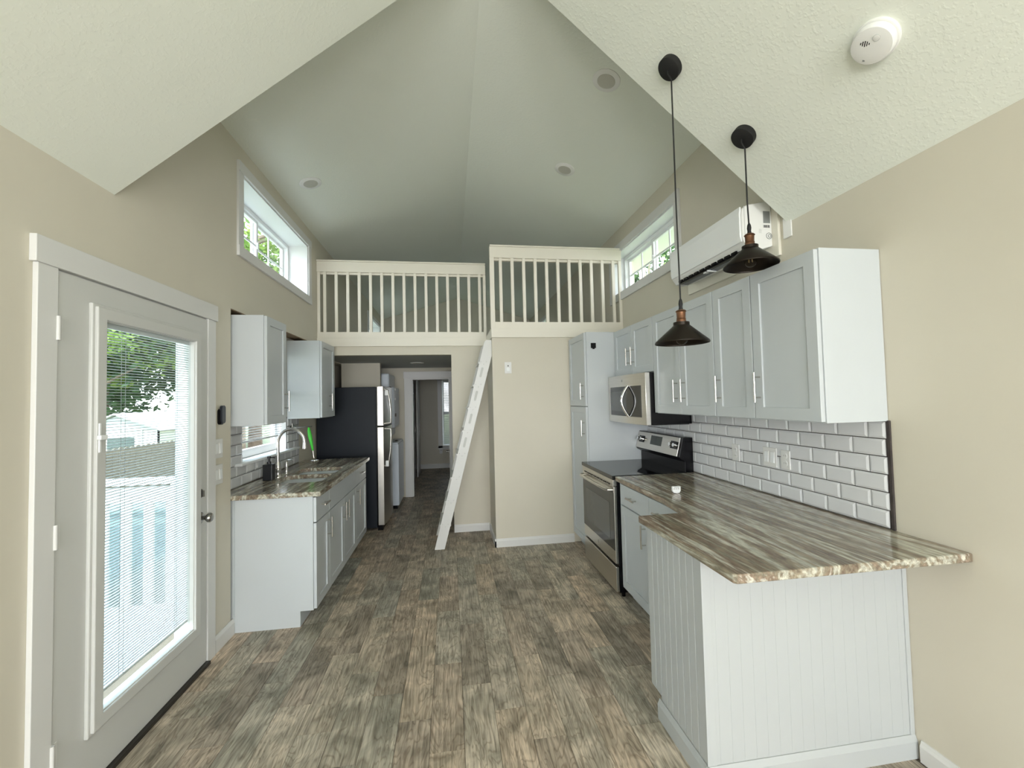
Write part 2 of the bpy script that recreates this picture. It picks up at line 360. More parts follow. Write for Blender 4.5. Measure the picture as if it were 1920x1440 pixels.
for k in range(-10, 13):
    x0 = -0.1175 + PW * k; x1 = x0 + PW
    x0 = max(x0, XL - 0.0); x1 = min(x1, XR)
    if x1 - x0 < 0.02: continue
    off = (2.54 - 0.207 * k) % PL
    j = math.floor((YR - off) / PL)
    while True:
        y0 = off + j * PL; y1 = y0 + PL; j += 1
        if y0 > YE: break
        y0 = max(y0, YR); y1 = min(y1, YE)
        if y1 - y0 < 0.03: continue
        cx, cy = (x0 + x1) / 2, (y0 + y1) / 2
        vis = 1.05 < y1 and cy < 6.9
        if x1 < -1.04 and y0 > 3.13: vis = False
        if x1 < -0.86 and y0 > 5.2: vis = False
        if x0 > 1.3 and y0 > 2.0: vis = False
        if x0 > 0.98 and y0 > 1.56 and y1 < 2.05: vis = False
        if x0 > 0.0 and y0 > YB: vis = False
        if x0 > 0.44 and y0 > YC: vis = False
        if vis and n_pl < 298:
            key = (round(x1 - x0, 4), round(y1 - y0, 4))
            if key not in pm_cache:
                vs, fs = plank_mesh(*key); me = bpy.data.meshes.new('plank'); me.from_pydata(vs, [], fs); me.materials.append(plank_m); pm_cache[key] = me
            o = bpy.data.objects.new('plank', pm_cache[key]); COL.objects.link(o); o.location = (cx, cy, PZ); o.parent = fl; n_pl += 1
        else:
            vs, fs = plank_mesh(x1 - x0, y1 - y0); rest.add([(a + cx, b + cy, c + PZ) for a, b, c in vs], fs)
ro = rest.build('plank_field', plank_m, fl); ro['kind'] = 'stuff'

# ------------------------------------------------------------------ walls
def inr(v, a, b): return a < v < b
# left wall with openings: entry door, kitchen recess, kitchen window, clerestory, loft window, added rear side window
def lhole(x, y, z):
    if inr(y, 1.78, 2.82) and z < 2.065: return True
    if inr(y, 3.10, 5.0) and z < 2.18 and x > XK: return True
    if inr(y, 3.487, 4.385) and inr(z, 1.075, 2.05): return True
    if inr(y, 3.255, 4.685) and inr(z, 2.65, 3.185): return True
    if inr(y, 8.0, 9.3) and inr(z, 2.55, 3.12): return True
    if inr(y, -3.7, -2.3) and inr(z, 0.85, 2.05): return True
    if x < -1.60 and y < 3.0: return True
    if y < YD and z > EAVE: return True
    if x > XK and y > YB and z < 2.05: return True
    return False
wl_ = MB().solid([-1.72, -1.60, XK, XL], [YR, -3.7, -2.3, 1.78, YD, 2.82, 3.0, 3.10, 3.255, 3.487, 4.385, 4.685, 5.0, 8.0, 9.3, YE],
                 [-0.05, 0.85, 1.075, 2.05, 2.065, 2.18, EAVE, 2.55, 2.65, 3.12, 3.185, DEAVE + 0.05], lhole).build('wall_left', wall_m)
struct(wl_, 'beige painted left wall with entry door and kitchen recess', 'wall')
def rhole(x, y, z):
    if inr(y, 3.255, 4.30) and inr(z, 2.665, 3.125): return True
    if inr(y, 4.30, 4.62) and inr(z, 2.665, 3.125): return True
    if inr(y, 7.9, 9.2) and inr(z, 2.55, 3.08): return True
    if inr(y, -3.7, -2.3) and inr(z, 0.85, 2.05): return True
    if y < YD and z > EAVE: return True
    return False
wr_ = MB().solid([XR, 2.14], [YR, -3.7, -2.3, YD, 3.255, 4.30, 4.62, 7.9, 9.2, YE], [-0.05, 0.85, 2.05, EAVE, 2.55, 2.665, 3.08, 3.125, DEAVE + 0.05], rhole).build('wall_right', wall_m)
struct(wr_, 'beige painted right wall behind cabinets and peninsula', 'wall')
# back wall group: closet block + header over hall opening
def bhole(x, y, z):
    if x < 0.018: return not (z > 2.058)
    if x < 0.44: return y < YB or False
    return False
wb = MB().solid([XL, 0.018, 0.44, XR], [YC, YB, YB + 0.11], [0.0, 2.058, 2.25], lambda x, y, z: (y < YB and x < 0.44) or (x < 0.018 and z < 2.058)).build('wall_back', wall_m)
struct(wb, 'beige back wall under the loft with hall opening and closet bump-out', 'wall')
# rear wall behind the camera with glazed opening
wre = MB()
wre.solid([-1.72, -0.85, 1.45, 2.14], [YR - 0.12, YR], [-0.05, 0.25, 2.35, EAVE], lambda x, y, z: inr(x, -0.85, 1.45) and inr(z, 0.25, 2.35))
wre.prism([[(-1.72, EAVE), (2.14, EAVE), (2.14, EAVE + 0.02), (RX, RZ), (-1.72, EAVE + 0.02)]], 'y', YR - 0.12, YR)
struct(wre.build('wall_rear', wall_m), 'beige gable wall behind the camera', 'wall')
# far gable of the loft and the bedroom below it
def ghole(x, y, z): return inr(x, -0.19, 0.62) and inr(z, 0.5, 1.98)
wg = MB().solid([-1.72, -0.19, 0.62, 2.14], [YE, YE + 0.12], [-0.05, 0.5, 1.98, DEAVE], ghole)
wg.prism([[(-1.72, DEAVE), (2.14, DEAVE), (RX, RZ + 0.06)]], 'y', YE, YE + 0.12)
struct(wg.build('wall_far', wall_m), 'beige far gable wall behind the loft and bedroom', 'wall')
# hall walls
hw = MB().solid([XL, -0.617, -0.01, 0.14], [YH, YH + 0.11], [0, 1.888, 2.06], lambda x, y, z: inr(x, -0.617, -0.01) and z < 1.888)
struct(hw.build('wall_hall', wall_m), 'beige hall end wall with white cased doorway', 'wall')
struct(B('wall_hall_right', wall_m, None, 0.14, 0.25, YB + 0.11, YH + 0.11, 0, 2.06), 'beige right wall of the hall', 'wall')
struct(B('wall_partition', wall_m, None, XL, -0.955, 6.04, 6.14, 0, 2.06), 'beige partition stub rising behind the refrigerator', 'wall')
# dormer cheeks: vertical triangles above the low near ceiling
ck = MB()
ck.prism([[(-1.72, EAVE), (XL, EAVE), (RX, RZ), (-1.72, DEAVE - 0.03)]], 'y', YD, YD + 0.02)
ck.prism([[(2.14, EAVE), (XR, EAVE), (RX, RZ), (2.14, DEAVE - 0.03)]], 'y', YD, YD + 0.02)
struct(ck.build('wall_dormer', ceil_m), 'triangular drywall cheeks where the vault steps up', 'wall')

# ------------------------------------------------------------------ ceilings
def slope_pt(x, eave, ex): return eave + (RZ - eave) * (1 - abs(x - RX) / abs(ex - RX))
T = 0.14
def zl(x, eave):   # ceiling height at x, extended beyond the wall along the same pitch
    k = (RZ - eave) / (XR - RX); return RZ - k * abs(x - RX)
cn = MB()
OV = 0.15
cn.prism([[(XL - 0.5, zl(XL - 0.5, EAVE)), (RX, RZ), (XR + 0.5, zl(XR + 0.5, EAVE)), (XR + 0.5, zl(XR + 0.5, EAVE) + T), (RX, RZ + T), (XL - 0.5, zl(XL - 0.5, EAVE) + T)]], 'y', YR - 1.2, YD)  # rear overhang added past the wall to keep sun out of the opening
struct(cn.build('ceiling', ceil_m), 'near steep vaulted ceiling with knockdown texture', 'ceiling')
cf = MB()
cf.prism([[(XL - 0.38, zl(XL - 0.38, DEAVE)), (RX, RZ), (XR + 0.62, zl(XR + 0.62, DEAVE)), (XR + 0.62, zl(XR + 0.62, DEAVE) + T), (RX, RZ + T), (XL - 0.38, zl(XL - 0.38, DEAVE) + T)]], 'y', YD + 0.001, YE + 0.5)
struct(cf.build('ceiling', ceil_m), 'raised far vaulted ceiling over kitchen and loft', 'ceiling')
# loft floor / hall ceiling
lo = MB()
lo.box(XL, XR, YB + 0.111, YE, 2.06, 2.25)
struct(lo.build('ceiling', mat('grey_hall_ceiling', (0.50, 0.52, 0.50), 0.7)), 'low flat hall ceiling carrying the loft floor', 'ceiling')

# ------------------------------------------------------------------ baseboards and trims
def bb_x(name, x0, x1, y, side, h=0.085, lab=''):   # board running in x; side: -1 faces -Y
    pr = [(0, 0), (0.014, 0), (0.014, h - 0.022), (0.009, h - 0.012), (0.005, h), (0, h)]
    m = MB().prism([[(y + side * a, b) for a, b in pr]], 'x', x0, x1)
    return struct(m.build(name, trim_m), lab, 'baseboard')
def bb_y(name, y0, y1, x, side, h=0.085, lab=''):
    pr = [(0, 0), (0.014, 0), (0.014, h - 0.022), (0.009, h - 0.012), (0.005, h), (0, h)]
    m = MB().prism([[(x + side * a, b) for a, b in pr]], 'y', y0, y1)
    return struct(m.build(name, trim_m), lab, 'baseboard')
bb_y('baseboard_left', 2.896, 3.124, XL, 1, 0.10, 'white baseboard between entry door and left base cabinet')
bb_y('baseboard_left_rear', YR, 1.71, XL, 1, 0.10, 'white baseboard left of the entry door')
bb_y('baseboard_right', YR, 1.532, XR, -1, 0.085, 'white baseboard on right wall in front of peninsula')
bb_x('baseboard_back', 0.018, 0.426, YB, -1, 0.085, 'white baseboard in the ladder recess')
bb_y('baseboard_recess', YC - 0.014, YB - 0.014, 0.44, -1, 0.085, 'white baseboard along the side of the closet bump-out')
bb_x('baseboard_closet', 0.426, 1.27, YC, -1, 0.085, 'white baseboard on the closet bump-out beside the pantry')
bb_x('baseboard_far', -1.4, 1.8, YE, -1, 0.10, 'white baseboard on the bedroom wall')
# entry door casing (trim_1), hall door casing (trim_2), clerestory casings
c1 = sempty('trim_1', (XL, 1.713, 0), 'wide flat white casing around the glazed entry door', 'door casing')
B('casing_leg', trim_m, c1, XL, XL + 0.018, 1.722, 1.803, 0, 2.05, bevel=0.002)
B('casing_leg', trim_m, c1, XL, XL + 0.018, 2.80, 2.884, 0, 2.05, bevel=0.002)
B('casing_head', trim_m, c1, XL, XL + 0.024, 1.708, 2.898, 2.05, 2.148, bevel=0.002)
jm = MB(); jm.box(-1.60, XL + 0.001, 1.779, 1.800, 0, 2.065); jm.box(-1.60, XL + 0.001, 2.800, 2.821, 0, 2.065); jm.box(-1.60, XL + 0.001, 1.80, 2.80, 2.047, 2.066)
jm.build('jamb', door_m, c1)
B('threshold', mat('dark_bronze_threshold', (0.05, 0.045, 0.04), 0.4, 0.6), c1, -1.60, XL + 0.035, 1.80, 2.80, -0.003, 0.018, bevel=0.003)
c2 = sempty('trim_2', (-0.62, YH, 0), 'white casing around the hall doorway to the bedroom', 'door casing')
B('casing_leg', trim_m, c2, -0.732, -0.617, YH - 0.02, YH, 0, 1.90, bevel=0.002)
B('casing_leg', trim_m, c2, -0.01, 0.105, YH - 0.02, YH, 0, 1.90, bevel=0.002)
B('casing_head', trim_m, c2, -0.742, 0.115, YH - 0.025, YH, 1.89, 2.0, bevel=0.002)
jm = MB(); jm.box(-0.617, -0.60, YH - 0.001, YH + 0.112, 0, 1.888); jm.box(-0.03, -0.01, YH, YH + 0.112, 0, 1.888); jm.box(-0.60, -0.03, YH, YH + 0.112, 1.87, 1.888); jm.build('jamb', trim_m, c2)

def window_slider(idx, side, xw, xg, xo, y0, y1, z0, z1, label, casing=0.092, cas=True):
    """slider window in a side wall. xw wall face, xg glass plane, xo outer face; side +1: room is at +x"""
    w = sempty('window_%d' % idx, (xw, (y0 + y1) / 2, z0), label, 'window')
    s = side
    def bx(m, a, b, *r):
        a, b = min(a, b), max(a, b); m.box(a, b, *r)
    if cas:
        for nm, r in (('casing_head', (y0 - casing, y1 + casing, z1, z1 + casing)), ('casing_sill', (y0 - casing, y1 + casing, z0 - casing, z0)),
                      ('casing_leg', (y0 - casing, y0, z0, z1)), ('casing_leg', (y1, y1 + casing, z0, z1))):
            m = MB(); bx(m, xw - s * 0.0, xw + s * (0.02 if 'leg' not in nm else 0.016), *r); m.build(nm, trim_m, w, 0.0015)
    m = MB()   # reveal lining
    for r in ((y0 - 0.001, y0 + 0.012, z0, z1), (y1 - 0.012, y1 + 0.001, z0, z1), (y0, y1, z1 - 0.012, z1 + 0.001), (y0, y1, z0 - 0.001, z0 + 0.012)):
        bx(m, xw, xg, *r)
    m.build('reveal', vinyl_m, w)
    m = MB(); F = 0.035
    loops = [rect(y0 + 0.012, y1 - 0.012, z0 + 0.012, z1 - 0.012), rect(y0 + F + 0.012, y1 - F - 0.012, z0 + F + 0.012, z1 - F - 0.012)]
    m.prism(loops, 'x', xg - 0.04, xg + 0.04); m.build('frame', vinyl_m, w, 0.003)
    ym = (y0 + y1) / 2
    for (a, b, dx) in ((y0 + F, ym + 0.02, s * 0.012), (ym - 0.02, y1 - F, -s * 0.014)):
        fa, fb, za, zb = a + 0.0, b - 0.0, z0 + F, z1 - F
        sh = MB().prism([rect(fa, fb, za, zb), rect(fa + 0.035, fb - 0.035, za + 0.035, zb - 0.035)], 'x', xg + dx - 0.012, xg + dx + 0.012).build('sash', vinyl_m, w, 0.002)
        g = MB().box(xg + dx - 0.002, xg + dx + 0.002, fa + 0.034, fb - 0.034, za + 0.034, zb - 0.034).build('pane', glass_m, sh)
        mm = MB(); yc = (fa + fb) / 2; zc = (za + zb) / 2
        mm.box(xg + dx - 0.005, xg + dx + 0.005, yc - 0.009, yc + 0.009, za + 0.03, zb - 0.03)
        mm.box(xg + dx - 0.0045, xg + dx + 0.0045, fa + 0.03, fb - 0.03, zc - 0.009, zc + 0.009)
        mm.build('muntin', vinyl_m, sh)
    B('latch', vinyl_m, w, xg + s * 0.024 - 0.008, xg + s * 0.024 + 0.012, ym - 0.012, ym + 0.012, (z0 + z1) / 2 - 0.03, (z0 + z1) / 2 + 0.03, bevel=0.003)
    return w
window_slider(1, 1, XL, -1.685, -1.72, 3.255, 4.685, 2.65, 3.185, 'high slider window in deep white reveal on left wall above the kitchen', 0.075)
window_slider(2, -1, XR, 2.05, 2.14, 3.255, 4.62, 2.665, 3.125, 'high slider window on right wall beside the air conditioner', 0.085)
window_slider(4, 1, XL, -1.66, -1.72, 8.0, 9.3, 2.55, 3.12, 'small loft window at the far end of the left wall', 0.07)
window_slider(5, -1, XR, 2.06, 2.14, 7.9, 9.2, 2.55, 3.08, 'small loft window at the far end of the right wall', 0.07)
window_slider(6, 1, XL, -1.55, -1.60, -3.7, -2.3, 0.85, 2.05, 'unseen side window added on the left wall to go with the fill lamp', 0.08)  # both side windows are added behind the camera for the fill lamps
window_slider(7, -1, XR, 2.06, 2.14, -3.7, -2.3, 0.85, 2.05, 'unseen side window added on the right wall to go with the fill lamp', 0.08)
w8 = sempty('window_8', (0.3, YR, 0.25), 'wide glazed patio opening behind the camera', 'window')
MB().prism([rect(-0.85, 1.45, 0.25, 2.35), rect(-0.78, 0.27, 0.32, 2.28), rect(0.33, 1.38, 0.32, 2.28)], 'y', YR - 0.1, YR - 0.04).build('frame', vinyl_m, w8, 0.003)
B('pane', glass_m, w8, -0.78, 0.27, YR - 0.072, YR - 0.068, 0.32, 2.28)
B('pane', glass_m, w8, 0.33, 1.38, YR - 0.072, YR - 0.068, 0.32, 2.28)

# kitchen window with blind, behind the sink
w3 = sempty('window_3', (XK, 3.936, 1.075), 'kitchen window over the sink between the two left wall cabinets', 'window')
KY0, KY1 = 3.487, 4.385
m = MB(); m.box(-1.70, XK, KY0, KY0 + 0.012, 1.085, 2.05); m.box(-1.70, XK, KY1 - 0.012, KY1, 1.085, 2.05); m.box(-1.70, XK, KY0, KY1, 2.038, 2.05); m.build('reveal', vinyl_m, w3)
MB().prism([rect(KY0 + 0.012, KY1 - 0.012, 1.095, 2.04), rect(KY0 + 0.05, KY1 - 0.05, 1.16, 1.60), rect(KY0 + 0.05, KY1 - 0.05, 1.65, 2.0)], 'x', -1.70, -1.66).build('frame', vinyl_m, w3, 0.003)
B('pane', glass_m, w3, -1.682, -1.678, KY0 + 0.05, KY1 - 0.05, 1.16, 1.60)
B('pane', glass_m, w3, -1.682, -1.678, KY0 + 0.05, KY1 - 0.05, 1.65, 2.0)
B('sill', vinyl_m, w3, -1.70, XK + 0.06, 3.37, 4.58, 1.073, 1.092, bevel=0.004)
kb = thing('window_blind', (-1.625, 3.936, 1.2), 'white horizontal blind over the kitchen sink window', 'blind')
B('head_rail', vinyl_m, kb, -1.645, -1.595, KY0 + 0.015, KY1 - 0.015, 1.99, 2.035, bevel=0.003)
ksl = None
for i in range(36):
    z = 1.245 + i * 0.0208
    if ksl is None:
        mm = MB(); a = math.radians(18); c, s_ = math.cos(a) * 0.0125, math.sin(a) * 0.0125
        y0, y1 = KY0 + 0.02, KY1 - 0.02
        mm.add([(-1.62 - c, y0, z - s_), (-1.62 + c, y0, z + s_), (-1.62 + c, y1, z + s_), (-1.62 - c, y1, z - s_), (-1.62 - c, y0, z - s_ + .0018), (-1.62 + c, y0, z + s_ + .0018), (-1.62 + c, y1, z + s_ + .0018), (-1.62 - c, y1, z - s_ + .0018)],
               [(0, 3, 2, 1), (4, 5, 6, 7), (0, 1, 5, 4), (1, 2, 6, 5), (2, 3, 7, 6), (3, 0, 4, 7)])
        ksl = mm.build('slat', slatm, kb); base_z = ksl.location.z
    else:
        o = ksl.copy(); COL.objects.link(o); o.parent = kb; o.location.z = base_z + i * 0.0208
B('bottom_rail', vinyl_m, kb, -1.633, -1.607, KY0 + 0.02, KY1 - 0.02, 1.222, 1.236, bevel=0.003)

# bedroom window with blind
w9 = sempty('window_9', (0.2, YE, 0.5), 'bedroom window with closed blind seen through the hall', 'window')
for nm, r in (('casing_leg', (-0.29, -0.19, 0.45, 2.0)), ('casing_leg', (0.62, 0.72, 0.45, 2.0)), ('casing_head', (-0.30, 0.73, 1.98, 2.08)), ('casing_sill', (-0.30, 0.73, 0.42, 0.5))):
    B(nm, trim_m, w9, r[0], r[1], YE - 0.018, YE, r[2], r[3], bevel=0.002)
MB().prism([rect(-0.19, 0.62, 0.5, 1.98), rect(-0.15, 0.58, 0.54, 1.22), rect(-0.15, 0.58, 1.27, 1.94)], 'y', YE + 0.04, YE + 0.09).build('frame', vinyl_m, w9)
B('pane', glass_m, w9, -0.15, 0.58, YE + 0.063, YE + 0.067, 0.54, 1.94)
bb = thing('window_blind', (0.2, YE + 0.02, 0.5), 'closed white blind in the dim bedroom window', 'blind')
bs = None
for i in range(58):
    z = 0.53 + i * 0.025
    if bs is None: bs = B('slat', slatm, bb, -0.17, 0.60, YE + 0.018, YE + 0.021, z, z + 0.0215)
    else:
        o = bs.copy(); COL.objects.link(o); o.parent = bb; o.location.z = i * 0.025

# ------------------------------------------------------------------ entry door
d1 = sempty('door_1', (-1.47, 2.3, 0), 'white entry door with full glass panel and enclosed mini blinds', 'door')
DY0, DY1, DX = 1.806, 2.795, -1.452
MB().prism([rect(DY0, DY1, 0.02, 2.043), rect(2.0, 2.648, 0.272, 1.897)], 'x', DX - 0.045, DX).build('slab', door_m, d1, 0.0015)
# stepped moulding round the glass
def framering(o0, o1, x0, x1, name, m, par, bev=0.004):
    return MB().prism([rect(*o0), rect(*o1)], 'x', x0, x1).build(name, m, par, bev)
framering((1.945, 2.703, 0.215, 1.955), (1.975, 2.673, 0.245, 1.925), DX - 0.001, DX + 0.014, 'lite_frame', door_m, d1)
framering((1.958, 2.690, 0.228, 1.942), (2.006, 2.642, 0.278, 1.891), DX - 0.001, DX + 0.026, 'lite_frame', door_m, d1)
framering((1.992, 2.656, 0.264, 1.905), (2.010, 2.638, 0.282, 1.887), DX - 0.035, DX + 0.016, 'lite_frame', door_m, d1, 0.003)
B('pane', doorglass_m, d1, DX - 0.006, DX - 0.003, 2.008, 2.64, 0.28, 1.889)
B('pane', doorglass_m, d1, DX - 0.036, DX - 0.033, 2.008, 2.64, 0.28, 1.889)
db = MB().box(DX - 0.027, DX - 0.011, 2.012, 2.636, 1.868, 1.887).build('blind', vinyl_m, d1)
sl = None
for i in range(119):
    z = 0.352 + i * 0.01275
    if sl is None:
        sl = B('slat', slatm, db, DX - 0.0255, DX - 0.0125, 2.014, 2.634, z, z + 0.0019)
    else:
        o = sl.copy(); COL.objects.link(o); o.parent = db; o.location.z = i * 0.01275
B('bottom_rail', vinyl_m, db, DX - 0.026, DX - 0.012, 2.014, 2.634, 0.330, 0.342, bevel=0.002)
for yy in (2.14, 2.165, 2.52, 2.535):
    B('cord', slatm, db, DX - 0.0135, DX - 0.0125, yy - 0.0008, yy + 0.0008, 0.34, 1.87)
# blind control slider on the left of the frame
B('blind_slider', vinyl_m, d1, DX + 0.026, DX + 0.032, 1.962, 1.972, 1.34, 1.46, bevel=0.002)
B('slider_knob', vinyl_m, d1, DX + 0.030, DX + 0.047, 1.948, 1.986, 1.392, 1.412, bevel=0.004)
for z in (1.825, 1.05, 0.26):
    h = MB().tube([(DX + 0.006, 1.803, z - 0.045), (DX + 0.006, 1.803, z + 0.045)], 0.007, 10)
    h.box(DX - 0.002, DX + 0.003, 1.806, 1.826, z - 0.045, z + 0.045)
    h.build('hinge', trim_m, d1, smooth=True)
kn = MB()
kn.lathe([(0.033, 0.0), (0.033, 0.006), (0.026, 0.011), (0.012, 0.014), (0.011, 0.030), (0.018, 0.036), (0.026, 0.046), (0.027, 0.056), (0.022, 0.064), (0.010, 0.068), (0.0, 0.068)], (DX, 2.723, 0.872), 'x', 28)
kn.build('door_knob', dknick, d1, smooth=True)
db2 = MB().lathe([(0.031, 0), (0.031, 0.008), (0.026, 0.016), (0.010, 0.018), (0.0, 0.018)], (DX, 2.703, 1.016), 'x', 28)
db2.box(DX + 0.016, DX + 0.034, 2.699, 2.707, 0.998, 1.034)
db2.build('deadbolt', dknick, d1, smooth=True)
bxy(B('sweep', black_m, d1, DX - 0.04, DX - 0.002, DY0 + 0.002, DY1 - 0.002, 0.019, 0.024), 'black rubber sweep')

# hall door standing open against the jamb
d2 = sempty('door_2', (-0.005, YH + 0.1, 0), 'white bedroom door standing open, seen edge-on in the hall', 'door')
B('slab', trim_m, d2, -0.03, 0.006, YH + 0.12, YH + 0.70, 0.01, 1.87, bevel=0.002)
k2 = MB().lathe([(0.025, 0), (0.025, -0.006), (0.010, -0.012), (0.010, -0.03), (0.024, -0.042), (0.024, -0.054), (0.0, -0.062)], (-0.03, YH + 0.64, 0.62), 'x', 20)
k2.build('door_knob', dknick, d2, smooth=True)
for i, (y0, y1, nm) in enumerate(((7.25, 8.85, 'left sliding closet door panel in the dim bedroom'), (8.7, 9.25, 'farther sliding closet door panel in the dim bedroom'))):
    d = sempty('door_%d' % (3 + i), (-0.72, y0, 0), 'white ' + nm, 'closet door')
    B('panel', trim_m, d, -0.745 + i * 0.06, -0.715 + i * 0.06, y0, y1, 0.01, 1.95, bevel=0.002)
    B('pull', dknick, d, -0.717 + i * 0.06, -0.711 + i * 0.06, y1 - 0.08, y1 - 0.05, 0.9, 1.0)

# ------------------------------------------------------------------ loft railings
def railing(name, y, x0, x1, xs, loc, label, zb, ztop, post):
    t = thing(name, loc, label, 'railing', 'loft railings')
    m = MB(); m.box(x0, x1, y - 0.022, y + 0.018, ztop - 0.135, ztop - 0.018); m.build('top_rail', rail_m, t, 0.003)
    B('rail_cap', rail_m, t, x0 - 0.0, x1, y - 0.032, y + 0.028, ztop - 0.018, ztop, bevel=0.004)
    B('base_board', rail_m, t, x0, x1, y - 0.012, y + 0.03, zb + 0.085, zb + 0.165, bevel=0.002)
    B('fascia', rail_m, t, x0, x1, y - 0.022, y + 0.0, zb, zb + 0.098, bevel=0.002)
    B('sub_rail', rail_m, t, x0, x1, y + 0.005, y + 0.04, ztop - 0.158, ztop - 0.136)
    b0 = None
    for x in xs:
        if b0 is None:
            b0 = B('baluster', rail_m, t, x - 0.016, x + 0.016, y - 0.012, y + 0.020, zb + 0.16, ztop - 0.134, bevel=0.002); bx0 = b0.location.x; xx0 = x
        else:
            o = b0.copy(); COL.objects.link(o); o.parent = t; o.location.x = bx0 + x - xx0
    return t
rl = railing('loft_railing', YB, XL, 0.436, [-1.447] + [-1.383 + 0.1248 * i for i in range(15)] + [0.422], (-0.5, YB, 2.16), 'long cream baluster railing on the left, over the hall opening', 2.157, 3.14, None)
rr = railing('loft_railing', YC, 0.435, XR, [0.547 + 0.1246 * i for i in range(11)] + [1.869], (1.16, YC, 2.17), 'cream baluster railing on the right, over the closet, set nearer', 2.168, 3.147, None)
B('post', rail_m, rr, 0.432, 0.478, YC - 0.02, YC + 0.026, 2.26, 3.13, bevel=0.002)
# return side fascia of the recess
B('side_fascia', rail_m, rr, 0.434, 0.446, YC + 0.0, YB - 0.03, 2.168, 2.27, bevel=0.002)

# ------------------------------------------------------------------ ladder
la = thing('loft_ladder', (-0.13, 4.65, 0), 'white slotted folding ladder leaning on the loft edge in front of the hall', 'ladder')
def lx(z): return -0.137 + 0.5535 * z / 2.155   # centreline
HW = 0.051
for nm, y in (('stile', 4.455), ('stile', 4.93)):
    pts = [(-0.188, 0.0), (-0.086, 0.0), (0.441, 1.985), (0.446, 2.12), (0.446, 2.152), (0.384, 2.152), (0.364, 2.13)]
    MB().prism([pts], 'y', y, y + 0.025).build(nm, trim_m, la, 0.002)
for z0, z1 in ((1.760, 1.858), (1.514, 1.614), (1.275, 1.377), (1.032, 1.133)):
    zc = (z0 + z1) / 2; xc = lx(zc); hz = (z1 - z0) / 2; d = Vector((0.5535, 2.155)).normalized(); nrm = Vector((d.y, -d.x)); L_ = 0.042; r = 0.012
    pts = []
    for sgn, a0 in ((1, 0), (-1, 180)):
        for i in range(9):
            a = math.radians(a0 + 180 * i / 8)
            p = Vector((xc, zc)) + d * (sgn * L_) + nrm * (r * math.cos(a)) + d * (r * math.sin(a))
            pts.append((p.x, p.y))
    bxy(MB().prism([pts], 'y', 4.4535, 4.4556).build('slot', lgrey_m, la), 'grey oblong plate with the shade of a hand slot in its colour')  # flat grey plate for each slot; recess shade is in the colour
for i in range(8):
    z = 0.24 + 0.2385 * i; xc = lx(z)
    m = MB(); m.box(xc - 0.058, xc + 0.058, 4.445 + 0.011, 4.953, z - 0.011, z + 0.011); m.build('tread', trim_m, la, 0.003)
    sc = MB()
    for (dx, dz) in ((-0.028, 0.012), (0.028, 0.012), (0.0, -0.014)):
        sc.lathe([(0.0045, 0.0), (0.003, -0.003), (0, -0.003)], (xc + dx, 4.4555, z + dz), 'y', 8)
    sc.build('screws', lgrey_m, la)

# ------------------------------------------------------------------ cabinetry helpers
def handle(parent, face, s, y, z, vertical=True, L=0.128):
    """bar pull standing off a face at x=face; s=-1 sticks out towards -x"""
    xb = face + s * 0.032; m = MB(); h = L / 2 + 0.012; q = L / 2 - 0.012
    if vertical:
        m.tube([(xb, y, z - h), (xb, y, z + h)], 0.006, 12)
        for zz in (z - q, z + q): m.tube([(face, y, zz), (xb, y, zz)], 0.0045, 8)
    else:
        m.tube([(xb, y - h, z), (xb, y + h, z)], 0.006, 12)
        for yy in (y - q, y + q): m.tube([(face, yy, z), (xb, yy, z)], 0.0045, 8)
    return m.build('handle', chrome_m, parent, smooth=True)
def shaker(parent, xf, s, y0, y1, z0, z1, hy=None, hz=None, vertical=True, flat=False, R=0.058, nm='door'):
    """door front at x=xf, facing s*x; thickness 0.02"""
    xb = xf - s * 0.02; a, b = min(xf, xb), max(xf, xb); g = 0.0016
    y0 += g; y1 -= g; z0 += g; z1 -= g
    m = MB()
    if flat: m.box(a, b, y0, y1, z0, z1)
    else:
        m.prism([rect(y0, y1, z0, z1), rect(y0 + R, y1 - R, z0 + R, z1 - R)], 'x', a, b)
        c, d = xf - s * 0.009, xf - s * 0.018
        m.box(min(c, d), max(c, d), y0 + R - 0.001, y1 - R + 0.001, z0 + R - 0.001, z1 - R + 0.001)
    o = m.build(nm, cab_m, parent, 0.0015)
    if hy is not None:
        h = handle(o, xf, s, hy, hz, vertical, 0.128 if vertical else 0.10)
    return o

# ---- left base run: x from XK to -0.955, doors at -0.935
LB = -0.955; LD = -0.934
def left_base(y0, y1, label):
    t = thing('base_cabinet', ((XK + LB) / 2, (y0 + y1) / 2, 0), label, 'cabinet', 'left base cabinets')
    m = MB().prism([[(XK + 0.002, 0.0), (LB - 0.085, 0.0), (LB - 0.085, 0.105), (LB, 0.105), (LB, 0.882), (XK + 0.002, 0.882)]], 'y', y0, y1)
    m.build('body', cab_m, t, 0.001)
    return t
c = left_base(3.13, 3.452, 'white base cabinet nearest the entry door, one drawer over one door')
shaker(c, LD, 1, 3.133, 3.452, 0.70, 0.872, 3.295, 0.795, False, True, nm='drawer')
shaker(c, LD, 1, 3.133, 3.452, 0.112, 0.695, 3.405, 0.59)
c = left_base(3.453, 4.36, 'white sink base cabinet with two doors under the double sink')
shaker(c, LD, 1, 3.453, 4.36, 0.70, 0.872, None, None, False, True, nm='false_front')
shaker(c, LD, 1, 3.453, 3.905, 0.112, 0.695, 3.855, 0.59)
shaker(c, LD, 1, 3.906, 4.36, 0.112, 0.695, 3.955, 0.59)
c = left_base(4.361, 4.875, 'white base cabinet beside the refrigerator, one drawer over one door')
shaker(c, LD, 1, 4.361, 4.875, 0.70, 0.872, 4.62, 0.795, False, True, nm='drawer')
shaker(c, LD, 1, 4.361, 4.875, 0.112, 0.695, 4.41, 0.59)
